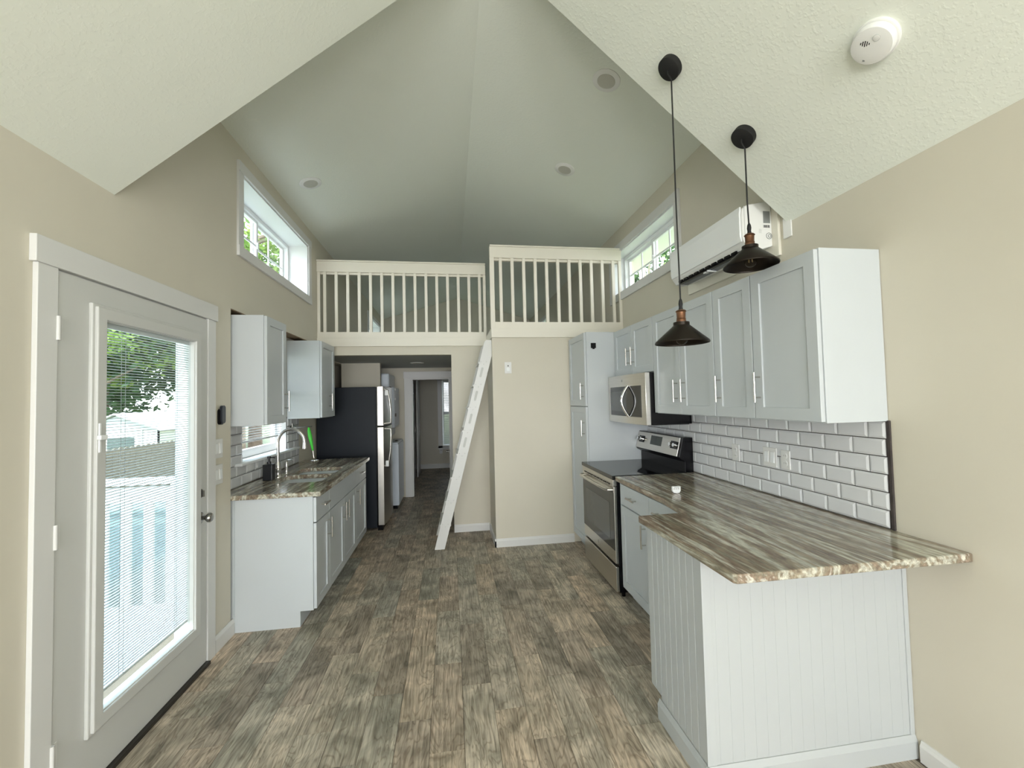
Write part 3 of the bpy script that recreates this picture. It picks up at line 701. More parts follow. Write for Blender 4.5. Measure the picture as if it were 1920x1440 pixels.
# side panel strip of nearest cabinet against the wall
B('trim_3', cab_m, None, XL - 0.001, XL + 0.012, 3.124, 3.131, 0.0, 0.882)
struct(bpy.data.objects['trim_3'], 'white scribe strip between left wall and base cabinet side', 'trim')

# left counter with sink cut-out
def counter_L():
    t = thing('countertop', (-1.2, 4.0, 0.882), 'streaked brown and cream granite countertop around the sink on the left', 'countertop')
    outer = [(XK + 0.001, 3.104), (-0.897, 3.104), (-0.897, 4.89), (XK + 0.001, 4.89)]
    MB().prism([outer, list(reversed(rrect(-1.372, -1.01, 3.50, 3.862, 0.06))), list(reversed(rrect(-1.372, -1.01, 3.892, 4.252, 0.06)))], 'z', 0.882, 0.915).build('slab', granite_m, t, 0.004)
    return t
counter_L()
sk = thing('kitchen_sink', (-1.19, 3.87, 0.7), 'undermount stainless double-bowl sink in the left countertop', 'sink')
for y0, y1 in ((3.495, 3.867), (3.887, 4.257)):
    vs = []; fs = []; rings = [(0, 0.05, 0.881), (0.0, 0.05, 0.76), (0.01, 0.055, 0.715), (0.035, 0.05, 0.70)]
    n = 28
    for ins, r, z in rings: vs += [(a, b, z) for a, b in rrect(-1.377 + ins, -1.005 - ins, y0 + ins, y1 - ins, r)]
    for k in range(3):
        for i in range(n): fs.append((k * n + i, k * n + (i + 1) % n, (k + 1) * n + (i + 1) % n, (k + 1) * n + i))
    fs.append(tuple(3 * n + i for i in range(n)))
    bo = MB().add(vs, fs).build('bowl', steel_m, sk, smooth=True)
    md = bo.modifiers.new('thick', 'SOLIDIFY'); md.thickness = 0.0015
    MB().lathe([(0.042, 0), (0.040, 0.004), (0.018, 0.002), (0, 0.001)], (-1.19, (y0 + y1) / 2, 0.700), 'z', 24).build('drain', knobm, bo, smooth=True)
# faucet
fa = thing('faucet', (-1.432, 3.80, 0.915), 'tall brushed nickel gooseneck faucet behind the sink', 'faucet')
MB().lathe([(0.030, 0), (0.030, 0.006), (0.024, 0.014), (0.019, 0.03), (0.022, 0.05), (0.026, 0.07), (0.022, 0.095), (0.016, 0.12), (0.014, 0.13)], (-1.432, 3.80, 0.915), 'z', 24).build('base', chrome_m, fa, smooth=True)
pts = [(-1.432, 3.80, 1.04), (-1.432, 3.80, 1.12), (-1.432, 3.80, 1.20)]
for i in range(1, 13):
    a = math.pi - math.pi * i / 12; pts.append((-1.327 + 0.105 * math.cos(a), 3.80, 1.20 + 0.112 * math.sin(a)))
pts += [(-1.220, 3.80, 1.185)]
MB().tube(pts, 0.0125, 14).build('spout', chrome_m, fa, smooth=True)
MB().lathe([(0.014, 0), (0.0155, -0.03), (0.017, -0.05), (0.012, -0.052)], (-1.221, 3.80, 1.195), 'z', 16).build('spray_head', chrome_m, fa, smooth=True)
MB().tube([(-1.432, 3.785, 0.99), (-1.432, 3.74, 0.995), (-1.432, 3.722, 1.02), (-1.43, 3.715, 1.045)], [0.011, 0.009, 0.007, 0.006], 10).build('lever', chrome_m, fa, smooth=True)
sp = thing('side_sprayer', (-1.445, 4.02, 0.915), 'small nickel soap pump to the right of the faucet', 'soap pump')
MB().lathe([(0.022, 0), (0.022, 0.005), (0.014, 0.012), (0.012, 0.03), (0.015, 0.05), (0.013, 0.085), (0.009, 0.10), (0, 0.10)], (-1.445, 4.02, 0.915), 'z', 20).build('body', chrome_m, sp, smooth=True)
MB().tube([(-1.445, 4.02, 1.008), (-1.43, 4.015, 1.028), (-1.40, 4.01, 1.032), (-1.385, 4.01, 1.022)], 0.006, 10).build('nozzle', chrome_m, sp, smooth=True)
so = thing('soap_dispenser', (-1.45, 3.71, 0.915), 'square matte black soap dispenser beside the faucet', 'soap dispenser')
B('bottle', soap_m, so, -1.487, -1.414, 3.635, 3.705, 0.915, 1.045, bevel=0.006)
MB().lathe([(0.016, 0), (0.016, 0.02), (0.007, 0.022), (0.007, 0.045), (0.013, 0.046), (0.013, 0.062), (0, 0.062)], (-1.45, 3.67, 1.045), 'z', 18).build('pump', soap_m, so, smooth=True)
MB().tube([(-1.45, 3.67, 1.095), (-1.415, 3.67, 1.097), (-1.408, 3.67, 1.09)], 0.005, 8).build('nozzle', soap_m, so, smooth=True)

# ---- subway tile
def tile_mesh(w, h, d=0.009, bev=0.010):
    y, z = w / 2, h / 2; b = min(bev, w / 3)
    vs = [(0, -y, -z), (0, y, -z), (0, y, z), (0, -y, z), (d * 0.5, -y, -z), (d * 0.5, y, -z), (d * 0.5, y, z), (d * 0.5, -y, z),
          (d, -y + b, -z + b), (d, y - b, -z + b), (d, y - b, z - b), (d, -y + b, z - b)]
    fs = [(0, 1, 5, 4), (1, 2, 6, 5), (2, 3, 7, 6), (3, 0, 4, 7), (4, 5, 9, 8), (5, 6, 10, 9), (6, 7, 11, 10), (7, 4, 8, 11), (8, 9, 10, 11)]
    return vs, fs
def tiles(parent, x, s, y0, y1, z0, rows, ph, pw, start, skip):
    cache = {}
    for r in range(rows):
        off = start + (0 if r % 2 == 0 else pw / 2)
        j = math.floor((y0 - off) / pw)
        while True:
            a = off + j * pw; b = a + pw; j += 1
            if a >= y1: break
            segs = [(max(a, y0), min(b, y1))]
            zc = z0 + ph * (r + 0.5)
            sk_ = skip(zc)
            if sk_:
                ns = []
                for p, q in segs:
                    if q <= sk_[0] or p >= sk_[1]: ns.append((p, q))
                    else:
                        if p < sk_[0]: ns.append((p, sk_[0]))
                        if q > sk_[1]: ns.append((sk_[1], q))
                segs = ns
            for p, q in segs:
                if q - p < 0.012: continue
                key = (round(q - p, 3))
                if key not in cache:
                    vs, fs = tile_mesh(q - p - 0.0042, ph - 0.0042); me = bpy.data.meshes.new('tile')
                    me.from_pydata([(s * a_, b_ * s, c_) for a_, b_, c_ in vs], [], fs); me.materials.append(tile_m); cache[key] = me
                o = bpy.data.objects.new('tile', cache[key]); COL.objects.link(o); o.parent = parent
                o.location = Vector((x, (p + q) / 2, zc)) - wloc(parent)
bs_r = thing('tile_backsplash', (XR, 2.7, 0.915), 'white subway tile backsplash with dark grout lines along the right counter', 'backsplash')
B('grout_bed', grout_m, bs_r, XR - 0.004, XR, 1.598, 3.885, 0.916, 1.386)
B('grout_edge', grout_m, bs_r, XR - 0.010, XR - 0.0005, 1.586, 1.600, 0.916, 1.388, bevel=0.002)
tiles(bs_r, XR - 0.004, -1, 1.603, 3.88, 0.9185, 6, 0.0777, 0.1535, 1.6075, lambda z: None)
bs_l = thing('tile_backsplash', (XK, 4.0, 0.915), 'white subway tile backsplash below and beside the window over the sink', 'backsplash')
m = MB(); m.solid([XK, XK + 0.004], [3.10, KY0, KY1, 4.70], [0.916, 1.073, 1.40], lambda x, y, z: inr(y, KY0, KY1) and z > 1.073); m.build('grout_bed', grout_m, bs_l)
tiles(bs_l, XK + 0.004, 1, 3.105, 4.70, 0.9185, 2, 0.0777, 0.1535, 3.16, lambda z: None)
m_ = 0.9185 + 2 * 0.0777
tiles(bs_l, XK + 0.004, 1, 3.105, 4.70, m_, 4, 0.0777, 0.1535, 3.16, lambda z: (KY0, KY1))

# ---- left wall cabinets
LUF = -1.27
def left_upper(y0, y1, hy, label):
    t = thing('wall_cabinet', ((XK + LUF) / 2, (y0 + y1) / 2, 1.38), label, 'cabinet', 'left wall cabinets')
    B('body', cab_m, t, XK + 0.002, LUF, y0, y1, 1.378, 2.142, bevel=0.001)
    shaker(t, LUF + 0.021, 1, y0 + 0.002, y1 - 0.002, 1.382, 2.138, hy, 1.545)
    return t
left_upper(3.13, 3.486, 3.445, 'white wall cabinet nearest the entry door, left of the kitchen window')
left_upper(4.392, 4.86, 4.64, 'white wall cabinet beside the refrigerator, right of the kitchen window')
so_ = B('trim_4', tan_m, None, XK + 0.001, XL - 0.001, 3.101, 4.99, 2.172, 2.1805); struct(so_, 'raw brown board under the recess header above the left wall cabinets', 'trim')
# towel bar and ladle
tb = thing('utensil_hook', (-1.57, 4.45, 1.29), 'dark swing-arm towel hook on the tiles under the left wall cabinet', 'hook')
MB().lathe([(0.016, 0), (0.016, 0.008), (0.008, 0.010), (0.008, 0.03)], (XK + 0.01, 4.45, 1.29), 'x', 16).build('mount', dknick, tb, smooth=True)
MB().tube([(XK + 0.03, 4.45, 1.29), (-1.45, 4.45, 1.293), (-1.36, 4.45, 1.297)], 0.005, 8).build('arm', dknick, tb, smooth=True)
MB().tube([(XK + 0.03, 4.45, 1.285), (XK + 0.03, 4.45, 1.33)], 0.008, 10).build('pivot', dknick, tb, smooth=True)
ld = thing('slotted_ladle', (-1.36, 4.45, 0.95), 'ladle with lime green handle hanging above the counter by the refrigerator', 'ladle')
MB().tube([(-1.388, 4.437, 1.288), (-1.384, 4.437, 1.25), (-1.376, 4.437, 1.20), (-1.364, 4.437, 1.14), (-1.353, 4.437, 1.075), (-1.350, 4.437, 1.06)], [0.007, 0.016, 0.019, 0.015, 0.009, 0.006], 12).build('handle', green_m, ld, smooth=True)
MB().tube([(-1.351, 4.437, 1.065), (-1.346, 4.437, 1.01), (-1.340, 4.437, 0.985)], 0.0045, 8).build('shaft', chrome_m, ld, smooth=True)
m = MB(); prof = [(0.040 * math.sin(a), -0.040 * math.cos(a)) for a in [math.radians(x) for x in range(0, 96, 12)]]
m.lathe(prof, (-1.335, 4.437, 0.972), 'z', 20, cap=False); o = m.build('bowl', knobm, ld, smooth=True); md = o.modifiers.new('thick', 'SOLIDIFY'); md.thickness = 0.0015

# ------------------------------------------------------------------ refrigerator
fr = thing('refrigerator', (-1.2, 5.64, 0), 'stainless top-freezer refrigerator with dark slate side at the end of the left run', 'refrigerator')
B('body', fridge_m, fr, -1.56, -0.885, 5.262, 6.02, 0.03, 1.705, bevel=0.006)
for nm, z0, z1 in (('freezer_door', 1.238, 1.712), ('fresh_food_door', 0.06, 1.222)):
    # curved front door
    pf = []
    for i in range(13):
        t_ = i / 12; yy = 5.264 + 0.754 * t_; pf.append((-0.800 + 0.026 * math.sin(math.pi * t_), yy))
    poly = [(-0.872, 5.264)] + pf + [(-0.872, 6.018)]
    dr = MB().prism([poly], 'z', z0, z1).build(nm, steel_m, fr, 0.004, smooth=True)
    if nm == 'freezer_door': pts = [(-0.80, 5.315, 1.68), (-0.752, 5.315, 1.66), (-0.735, 5.315, 1.55), (-0.722, 5.315, 1.40), (-0.722, 5.315, 1.27), (-0.80, 5.315, 1.262)]
    else: pts = [(-0.80, 5.315, 1.20), (-0.722, 5.315, 1.195), (-0.722, 5.315, 1.10), (-0.730, 5.315, 0.95), (-0.752, 5.315, 0.77), (-0.80, 5.315, 0.75)]
    MB().tube(pts, 0.010, 12).build('handle', chrome_m, dr, smooth=True)
    B('handle_cap', vinyl_m, dr, -0.785, -0.748, 5.298, 5.330, *((1.60, 1.665) if nm == 'freezer_door' else (0.745, 0.815)), bevel=0.004)
B('gasket', black_m, fr, -0.886, -0.871, 5.266, 6.016, 0.06, 1.70)
B('hinge_cover', black_m, fr, -0.90, -0.80, 5.93, 6.0, 1.705, 1.728, bevel=0.003)
B('grille', black_m, fr, -0.88, -0.82, 5.27, 6.01, 0.0, 0.055)

# stacked laundry behind the partition
ls = thing('stacked_laundry_unit', (-1.1, 6.5, 0), 'white stacked washer and dryer in the hall beyond the refrigerator', 'laundry appliance')
B('washer_body', appl_m, ls, -1.43, -0.745, 6.25, 6.88, 0.05, 0.915, bevel=0.006)
B('washer_top', appl_m, ls, -1.43, -0.755, 6.25, 6.88, 0.915, 0.94, bevel=0.008)
B('lid_handle', black_m, ls, -0.83, -0.79, 6.50, 6.60, 0.938, 0.952, bevel=0.004)
B('base', black_m, ls, -1.40, -0.77, 6.27, 6.86, 0.0, 0.05)
B('dryer_body', appl_m, ls, -1.43, -0.865, 6.25, 6.88, 1.02, 1.93, bevel=0.02)
B('side_support', appl_m, ls, -1.43, -0.88, 6.26, 6.30, 0.93, 1.03)
B('dryer_door', appl_m, ls, -0.865, -0.80, 6.27, 6.86, 1.15, 1.73, bevel=0.012)
for z in (1.70, 1.56): MB().lathe([(0.018, 0), (0.018, 0.015), (0, 0.015)], (-0.80, 6.34, z), 'x', 14).build('control_knob', vinyl_m, ls, smooth=True)
MB().lathe([(0.022, 0), (0.022, 0.02), (0, 0.02)], (-0.80, 6.34, 1.33), 'x', 14).build('timer_knob', dknick, ls, smooth=True)

# ------------------------------------------------------------------ right side: base cabinets, range, pantry, uppers
RB = 1.262; RD = 1.241
def right_base(y0, y1, label):
    t = thing('base_cabinet', ((XR + RB) / 2, (y0 + y1) / 2, 0), label, 'cabinet', 'right base cabinets')
    MB().prism([[(XR - 0.002, 0.0), (RB + 0.075, 0.0), (RB + 0.075, 0.105), (RB, 0.105), (RB, 0.882), (XR - 0.002, 0.882)]], 'y', y0, y1).build('body', cab_m, t, 0.001)
    return t
c = right_base(2.585, 3.098, 'white base cabinet between range and peninsula, one drawer over one door')
shaker(c, RD, -1, 2.585, 3.045, 0.722, 0.872, 2.815, 0.80, False, True, nm='drawer')
shaker(c, RD, -1, 2.585, 3.045, 0.112, 0.716, 2.645, 0.60)
c = right_base(2.055, 2.584, 'white base cabinet in the inner corner behind the peninsula')
shaker(c, RD, -1, 2.06, 2.584, 0.722, 0.872, 2.42, 0.80, False, True, nm='drawer')
shaker(c, RD, -1, 2.06, 2.584, 0.112, 0.716, None, None)
# peninsula
pn = thing('peninsula_cabinet', (1.42, 1.8, 0), 'white beadboard-clad peninsula cabinet joined to the right wall', 'peninsula')
PX, PY = 0.962, 1.567
MB().prism([[(PY, 0), (1.94, 0), (1.94, 0.108), (2.025, 0.108), (2.025, 0.882), (PY, 0.882)]], 'x', PX, XR - 0.002).build('body', pen_m, pn)
def bead(y0, y1, z0, z1, axis, first):
    return None
zt = 0.881
edges = [1.5605] + [1.616 + 0.0499 * i for i in range(9)]
edges = [1.5605, 1.617, 1.667, 1.7175, 1.767, 1.8175, 1.867, 1.918, 1.970, 2.0245]
for a, b in zip(edges[:-1], edges[1:]):
    z0 = 0.09 if b < 1.95 else 0.109
    MB().box(PX - 0.007, PX, a + 0.0012, b - 0.0012, z0, zt).build('beadboard_strip', pen_m, pn, 0.0045)
xs_ = [0.957 + 0.0515 * i for i in range(18)] + [XR - 0.001]
for a, b in zip(xs_[:-1], xs_[1:]):
    MB().box(a, b - 0.0001, PY - 0.0065, PY, 0.09, zt).build('beadboard_strip', pen_m, pn, 0.0008)
B('corner_strip', pen_m, pn, PX - 0.009, PX + 0.03, PY - 0.0085, PY - 0.004, 0.09, zt, bevel=0.001)
B('corner_strip', pen_m, pn, XR - 0.022, XR - 0.001, PY - 0.011, PY - 0.004, 0.09, zt, bevel=0.002)
pr = [(0, 0), (0.014, 0), (0.014, 0.068), (0.008, 0.080), (0.004, 0.09), (0, 0.09)]
MB().prism([[(PY - 0.006 - a, b) for a, b in pr]], 'x', PX - 0.02, XR - 0.001).build('base_moulding', pen_m, pn)
MB().prism([[(PX - 0.006 - a, b) for a, b in pr]], 'y', PY - 0.02, 1.94).build('base_moulding', pen_m, pn)
# right countertop (L shape)
ct = thing('countertop', (1.5, 2.2, 0.882), 'L-shaped streaked granite countertop over peninsula and right base cabinets', 'countertop')
outer = [(XR + -0.001, 1.318), (XR - 0.001, 3.098), (1.225, 3.098), (1.225, 2.40), (1.195, 2.06), (0.928, 2.055), (0.928, 1.330), (0.940, 1.318)]
MB().prism([outer], 'z', 0.882, 0.915).build('slab', granite_m, ct, 0.005, seg=3)

# pantry
pa = thing('pantry_cabinet', (1.57, 4.13, 0), 'tall white pantry cabinet between the range and the closet wall', 'pantry')
MB().prism([[(XR - 0.002, 0.0), (1.345, 0.0), (1.345, 0.105), (1.285, 0.105), (1.285, 2.142), (XR - 0.002, 2.142)]], 'y', 3.872, 4.400).build('body', cab_m, pa, 0.001)
shaker(pa, 1.264, -1, 3.875, 4.395, 1.435, 2.138, 3.925, 1.58)
shaker(pa, 1.264, -1, 3.875, 4.395, 0.112, 1.430, 3.925, 1.225)
hk = thing('wall_clip', (1.353, 3.87, 2.01), 'small black clip stuck on the upper side of the pantry', 'clip')
B('plate', black_m, hk, 1.330, 1.380, 3.863, 3.872, 1.987, 2.036, bevel=0.003)
B('lip', black_m, hk, 1.343, 1.366, 3.857, 3.866, 1.977, 2.0, bevel=0.003)

# wall cabinets right
RUF = 1.582; RUD = 1.561
def right_upper(y0, y1, z0, doors, label):
    t = thing('wall_cabinet', ((XR + RUF) / 2, (y0 + y1) / 2, z0), label, 'cabinet', 'right wall cabinets')
    B('body', cab_m, t, RUF, XR - 0.002, y0, y1, z0, 2.142, bevel=0.001)
    for a, b, hy in doors: shaker(t, RUD, -1, a, b, z0 + 0.004, 2.138, hy, z0 + (0.165 if z0 < 1.5 else 0.16))
    return t
right_upper(1.596, 1.998, 1.385, [(1.600, 1.996, 1.955)], 'white wall cabinet at the near end of the right row, above the peninsula')
right_upper(1.999, 2.325, 1.385, [(2.001, 2.323, 2.275)], 'narrow white wall cabinet, second from the near end of the right row')
right_upper(2.326, 3.088, 1.385, [(2.328, 2.702, 2.655), (2.704, 3.086, 2.75)], 'two-door white wall cabinet to the right of the microwave')
right_upper(3.089, 3.870, 1.705, [(3.092, 3.478, 3.43), (3.480, 3.868, 3.53)], 'short two-door white wall cabinet above the microwave')

# microwave
mw = thing('microwave', (1.68, 3.48, 1.30), 'stainless over-the-range microwave with curved handle', 'microwave')
B('body', black_m, mw, 1.53, XR - 0.016, 3.094, 3.866, 1.295, 1.703, bevel=0.003)
pf = [(1.53, 3.094), (1.53, 3.866), (1.492, 3.866)] + [(1.492 - 0.018 * math.sin(math.pi * i / 12), 3.866 - 0.772 * i / 12) for i in range(1, 12)] + [(1.492, 3.094)]
fdo = MB().prism([pf], 'z', 1.292, 1.703).build('door', steel_m, mw, 0.003, smooth=True)
def mcurve(y): return 1.492 - 0.018 * math.sin(math.pi * (3.866 - y) / 0.772)
def mpiece(y0, y1, z0, z1, d, name, m):
    ys_ = [y0 + (y1 - y0) * i / 10 for i in range(11)]
    return MB().prism([[(mcurve(y) - d, y) for y in ys_] + [(mcurve(y) + 0.004, y) for y in reversed(ys_)]], 'z', z0, z1).build(name, m, fdo, smooth=True)
mpiece(3.16, 3.80, 1.352, 1.605, 0.0015, 'window', oven_glass)
bxy(mpiece(3.42, 3.775, 1.39, 1.56, 0.0025, 'window_mesh', mat('grey_microwave_screen', (0.09, 0.095, 0.095), 0.2)), 'lighter grey see-through screen')
hp = [(1.470 - 0.058 * math.sin(math.pi * i / 10), 3.375, 1.352 + 0.256 * i / 10) for i in range(11)]
MB().tube(hp, 0.011, 12).build('handle', knobm, fdo, smooth=True)
bxy(MB().lathe([(0.011, 0), (0.011, -0.0015), (0, -0.0015)], (1.4745, 3.50, 1.655), 'x', 20).build('badge', dknick, fdo, smooth=True), 'small round dark badge')
B('vent_underside', mat('grey_filter', (0.03, 0.03, 0.03), 0.5), mw, 1.56, 1.86, 3.12, 3.84, 1.288, 1.297)

# range
rg = thing('kitchen_range', (1.54, 3.49, 0), 'stainless electric range with black glass cooktop', 'stove')
B('body', black_m, rg, 1.24, XR - 0.03, 3.104, 3.866, 0.04, 0.90, bevel=0.002)
B('cooktop', glass_blk, rg, 1.205, 1.80, 3.104, 3.866, 0.888, 0.918, bevel=0.004)
od = MB().box(1.215, 1.24, 3.108, 3.862, 0.255, 0.835).build('oven_door', steel_m, rg, 0.004)
B('window', oven_glass, od, 1.212, 1.22, 3.112, 3.858, 0.352, 0.79, bevel=0.002)
bxy(B('inner_window', mat('grey_oven_pane', (0.075, 0.08, 0.08), 0.08), od, 1.2105, 1.214, 3.20, 3.77, 0.42, 0.70, bevel=0.0005), 'greyer inner pane')
MB().tube([(1.222, 3.135, 0.805), (1.185, 3.14, 0.806), (1.172, 3.20, 0.807), (1.168, 3.485, 0.808), (1.172, 3.77, 0.807), (1.185, 3.83, 0.806), (1.222, 3.835, 0.805)], 0.013, 12).build('handle', steel_m, od, smooth=True)
bxy(MB().lathe([(0.013, 0), (0.013, -0.002), (0, -0.002)], (1.2155, 3.485, 0.305), 'x', 20).build('badge', dknick, od, smooth=True), 'small round badge')
dw = MB().box(1.215, 1.24, 3.108, 3.862, 0.045, 0.232).build('storage_drawer', steel_m, rg, 0.004)
for i in range(8): B('vent_slot', black_m, rg, 1.2025, 1.212, 3.17 + i * 0.08, 3.225 + i * 0.08, 0.842, 0.850)
B('vent_trim', steel_m, rg, 1.210, 1.24, 3.108, 3.862, 0.838, 0.886, bevel=0.002)
for y in (3.14, 3.83):
    for x in (1.28, 1.80): MB().lathe([(0.015, 0), (0.015, 0.045)], (x, y, 0.0), 'z', 12).build('foot', black_m, rg)
bg_ = MB().prism([[(1.800, 0.915), (1.872, 0.915), (1.872, 1.185), (1.79, 1.190), (1.752, 1.035), (1.762, 1.020), (1.800, 1.000)]], 'y', 3.100, 3.870).build('backguard', black_m, rg, 0.003)
# control panel face lies in the sloped plane from (1.752,1.035) to (1.79,1.19)
nx, nz = -0.155, 0.038; ln = math.hypot(nx, nz); nx /= ln; nz /= ln
def onpanel(t, d): return (1.752 + 0.038 * t + nx * d, 1.035 + 0.155 * t + nz * d)
def panelpiece(y0, y1, t0, t1, d0, d1, name, m, bev=0.001):
    a, b, c_, d_ = onpanel(t0, d0), onpanel(t1, d0), onpanel(t1, d1), onpanel(t0, d1)
    return MB().prism([[a, b, c_, d_]], 'y', y0, y1).build(name, m, bg_, bev)
panelpiece(3.130, 3.866, 0.02, 0.96, 0.0, 0.004, 'control_panel', steel_m)
panelpiece(3.40, 3.60, 0.34, 0.84, 0.0, 0.006, 'display', display_m)
for kk, (yc, w_) in enumerate(((3.195, 0.115), (3.775, 0.115))):
    panelpiece(yc - w_ / 2, yc + w_ / 2, 0.36, 0.74, 0.0, 0.0055, 'knob_recess', black_m)
    for dy in (-0.03, 0.03):
        p0, p1 = onpanel(0.55, 0.005), onpanel(0.55, 0.034)
        MB().tube([(p0[0], yc + dy, p0[1]), (p1[0], yc + dy, p1[1])], [0.019, 0.016], 18).build('knob', knobm, bg_, smooth=True)

# ------------------------------------------------------------------ outlets and switches
def outlet(name, x, s, y0, y1, z0, z1, label, kind, gang=1):
    t = thing(name, (x, (y0 + y1) / 2, (z0 + z1) / 2), label, 'outlet' if kind == 'o' else 'switch')
    a, b = sorted((x, x + s * 0.006)); B('cover_plate', plate_m, t, a, b, y0, y1, z0, z1, bevel=0.002)
    yc, zc = (y0 + y1) / 2, (z0 + z1) / 2
    for g in range(gang):
        yy = yc + (g - (gang - 1) / 2) * 0.046
        if kind == 'o':
            for dz in (-0.021, 0.021):
                m = MB().lathe([(0.0165, 0), (0.0165, s * 0.003), (0, s * 0.003)], (x + s * 0.006, yy, zc + dz), 'x', 20); rc = m.build('receptacle', plate_m, t, smooth=True)
                m = MB()
                for dy in (-0.006, 0.006): a, b = sorted((x + s * 0.0088, x + s * 0.0094)); m.box(a, b, yy + dy - 0.001, yy + dy + 0.001, zc + dz - 0.002, zc + dz + 0.006)
                m.build('slots', grey_m, rc)
        else:
            a, b = sorted((x + s * 0.005, x + s * 0.0075)); B('switch_frame', plate_m, t, a, b, yy - 0.018, yy + 0.018, zc - 0.035, zc + 0.035, bevel=0.001)
            m = MB(); xa, xb, xc_ = x + s * 0.0065, x + s * 0.012, x + s * 0.0078
            m.prism([[(xa, zc - 0.031), (xb, zc - 0.030), (xc_, zc + 0.030), (xa, zc + 0.031)]], 'y', yy - 0.0145, yy + 0.0145); m.build('rocker', vinyl_m, t, 0.001)
    return t
XT = XR - 0.013
outlet('electrical_outlet', XT, -1, 2.553, 2.625, 1.076, 1.186, 'white duplex outlet on the backsplash nearest the range', 'o')
outlet('light_switch', XT, -1, 2.231, 2.338, 1.085, 1.197, 'white double rocker switch on the right backsplash', 's', 2)
outlet('electrical_outlet', XT, -1, 2.133, 2.198, 1.088, 1.194, 'white duplex outlet on the backsplash right of the double switch', 'o')
outlet('light_switch', XL, 1, 2.888, 2.99, 1.19, 1.31, 'upper white double switch plate beside the entry door', 's', 2)
outlet('light_switch', XL, 1, 2.888, 2.99, 1.025, 1.148, 'lower white double switch plate beside the entry door', 's', 2)
t = thing('light_switch', (0.604, YC, 1.85), 'single white switch on the closet wall near the ladder top', 'switch')
B('cover_plate', plate_m, t, 0.568, 0.640, YC - 0.006, YC, 1.791, 1.908, bevel=0.002)
B('paddle', vinyl_m, t, 0.588, 0.620, YC - 0.010, YC - 0.004, 1.812, 1.850, bevel=0.002)
bxy(B('sensor', black_m, t, 0.600, 0.609, YC - 0.009, YC - 0.004, 1.862, 1.876), 'tiny black sensor window')
t = thing('electrical_outlet', (-0.232, YE, 0.38), 'white outlet low on the bedroom wall', 'outlet')
B('cover_plate', plate_m, t, -0.267, -0.197, YE - 0.006, YE, 0.325, 0.440, bevel=0.002)
B('receptacle', grey_m, t, -0.240, -0.225, YE - 0.008, YE - 0.005, 0.392, 0.412)
t = thing('remote_holder', (XL, 2.958, 1.40), 'black remote in a holder on the wall above the switches', 'remote')
MB().prism([rrect(2.934, 2.978, 1.40, 1.50, 0.02)], 'x', XL, XL + 0.018).build('holder', black_m, t, 0.002)
MB().prism([rrect(2.938, 2.980, 1.408, 1.522, 0.018)], 'x', XL + 0.012, XL + 0.028).build('remote', mat('dark_grey_plastic', (0.02, 0.023, 0.03), 0.3), t, 0.003)

# gadget on the countertop
t = thing('magnetic_timer', (1.368, 2.47, 0.916), 'small white plastic gadget with rounded bottom standing on the granite', 'timer')
MB().prism([[(1.342, 0.958), (1.396, 0.958), (1.396, 0.930), (1.388, 0.919), (1.369, 0.9155), (1.350, 0.919), (1.342, 0.930)]], 'y', 2.462, 2.478).build('case', vinyl_m, t, 0.003)
bxy(B('window', grey_m, t, 1.351, 1.388, 2.4612, 2.463, 0.9525, 0.955), 'dark slit')
for x in (1.351, 1.365, 1.379): B('button', lgrey_m, t, x - 0.004, x + 0.006, 2.4605, 2.463, 0.940, 0.949, bevel=0.0008)

# ------------------------------------------------------------------ pendants
def roofz(x, eave=EAVE): return RZ - (RZ - eave) / (XR - RX) * abs(x - RX)
def pendant(x, y, zb, label):
    zc = roofz(x); t = thing('pendant_lamp', (x, y, zc), label, 'pendant light', 'pendant lamps over the peninsula')
    n = Vector((-(RZ - EAVE) / (XR - RX), 0, -1)).normalized()
    p0 = Vector((x, y, zc)); MB().tube([p0 - n * 0.006, p0 + n * 0.028, p0 + n * 0.031], [0.056, 0.056, 0.052], 32).build('canopy', cord_m, t, smooth=True)
    q = p0 + n * 0.03
    MB().tube([tuple(q), (q.x - 0.002, y, q.z - 0.02), (x - 0.004, y, q.z - 0.05), (x - 0.004, y, (q.z + zb) / 2), (x, y, zb + 0.20)], 0.0036, 8).build('cord', cord_m, t, smooth=True)
    MB().lathe([(0.004, 0.215), (0.008, 0.205), (0.010, 0.19), (0.008, 0.175), (0.010, 0.165), (0.010, 0.158)], (x, y, zb), 'z', 16).build('strain_relief', cord_m, t, smooth=True)
    MB().lathe([(0.0, 0.160), (0.020, 0.160), (0.025, 0.154), (0.021, 0.150), (0.020, 0.122), (0.022, 0.119), (0.020, 0.116), (0.022, 0.112), (0.022, 0.102), (0.0, 0.102)], (x, y, zb), 'z', 28).build('socket', copper_m, t, smooth=True)
    o = MB().lathe([(0.030, 0.103), (0.037, 0.101), (0.037, 0.086), (0.040, 0.084), (0.122, 0.010), (0.124, 0.004), (0.123, 0.0)], (x, y, zb), 'z', 48, cap=False).build('lamp_shade', pendant_m, t, smooth=True)
    md = o.modifiers.new('thick', 'SOLIDIFY'); md.thickness = 0.0015
    bl = MB().lathe([(0.012, 0.085), (0.014, 0.07), (0.022, 0.052), (0.030, 0.034), (0.030, 0.020), (0.022, 0.004), (0.010, -0.004), (0.0, -0.006)], (x, y, zb), 'z', 24).build('bulb', bulb_m, t, smooth=True)
    fm = MB()
    for i in range(4):
        a = i * math.pi / 2; fm.tube([(x + 0.005 * math.cos(a), y + 0.005 * math.sin(a), zb + 0.07), (x + 0.011 * math.cos(a), y + 0.011 * math.sin(a), zb + 0.02)], 0.0016, 6)
    fm.build('filament', filament_m, bl)
    return t
pendant(1.100, 1.88, 1.766, 'black cone pendant on the longer cord, lower and farther left')
pendant(1.480, 1.88, 2.148, 'black cone pendant on the shorter cord, higher in front of the air conditioner')

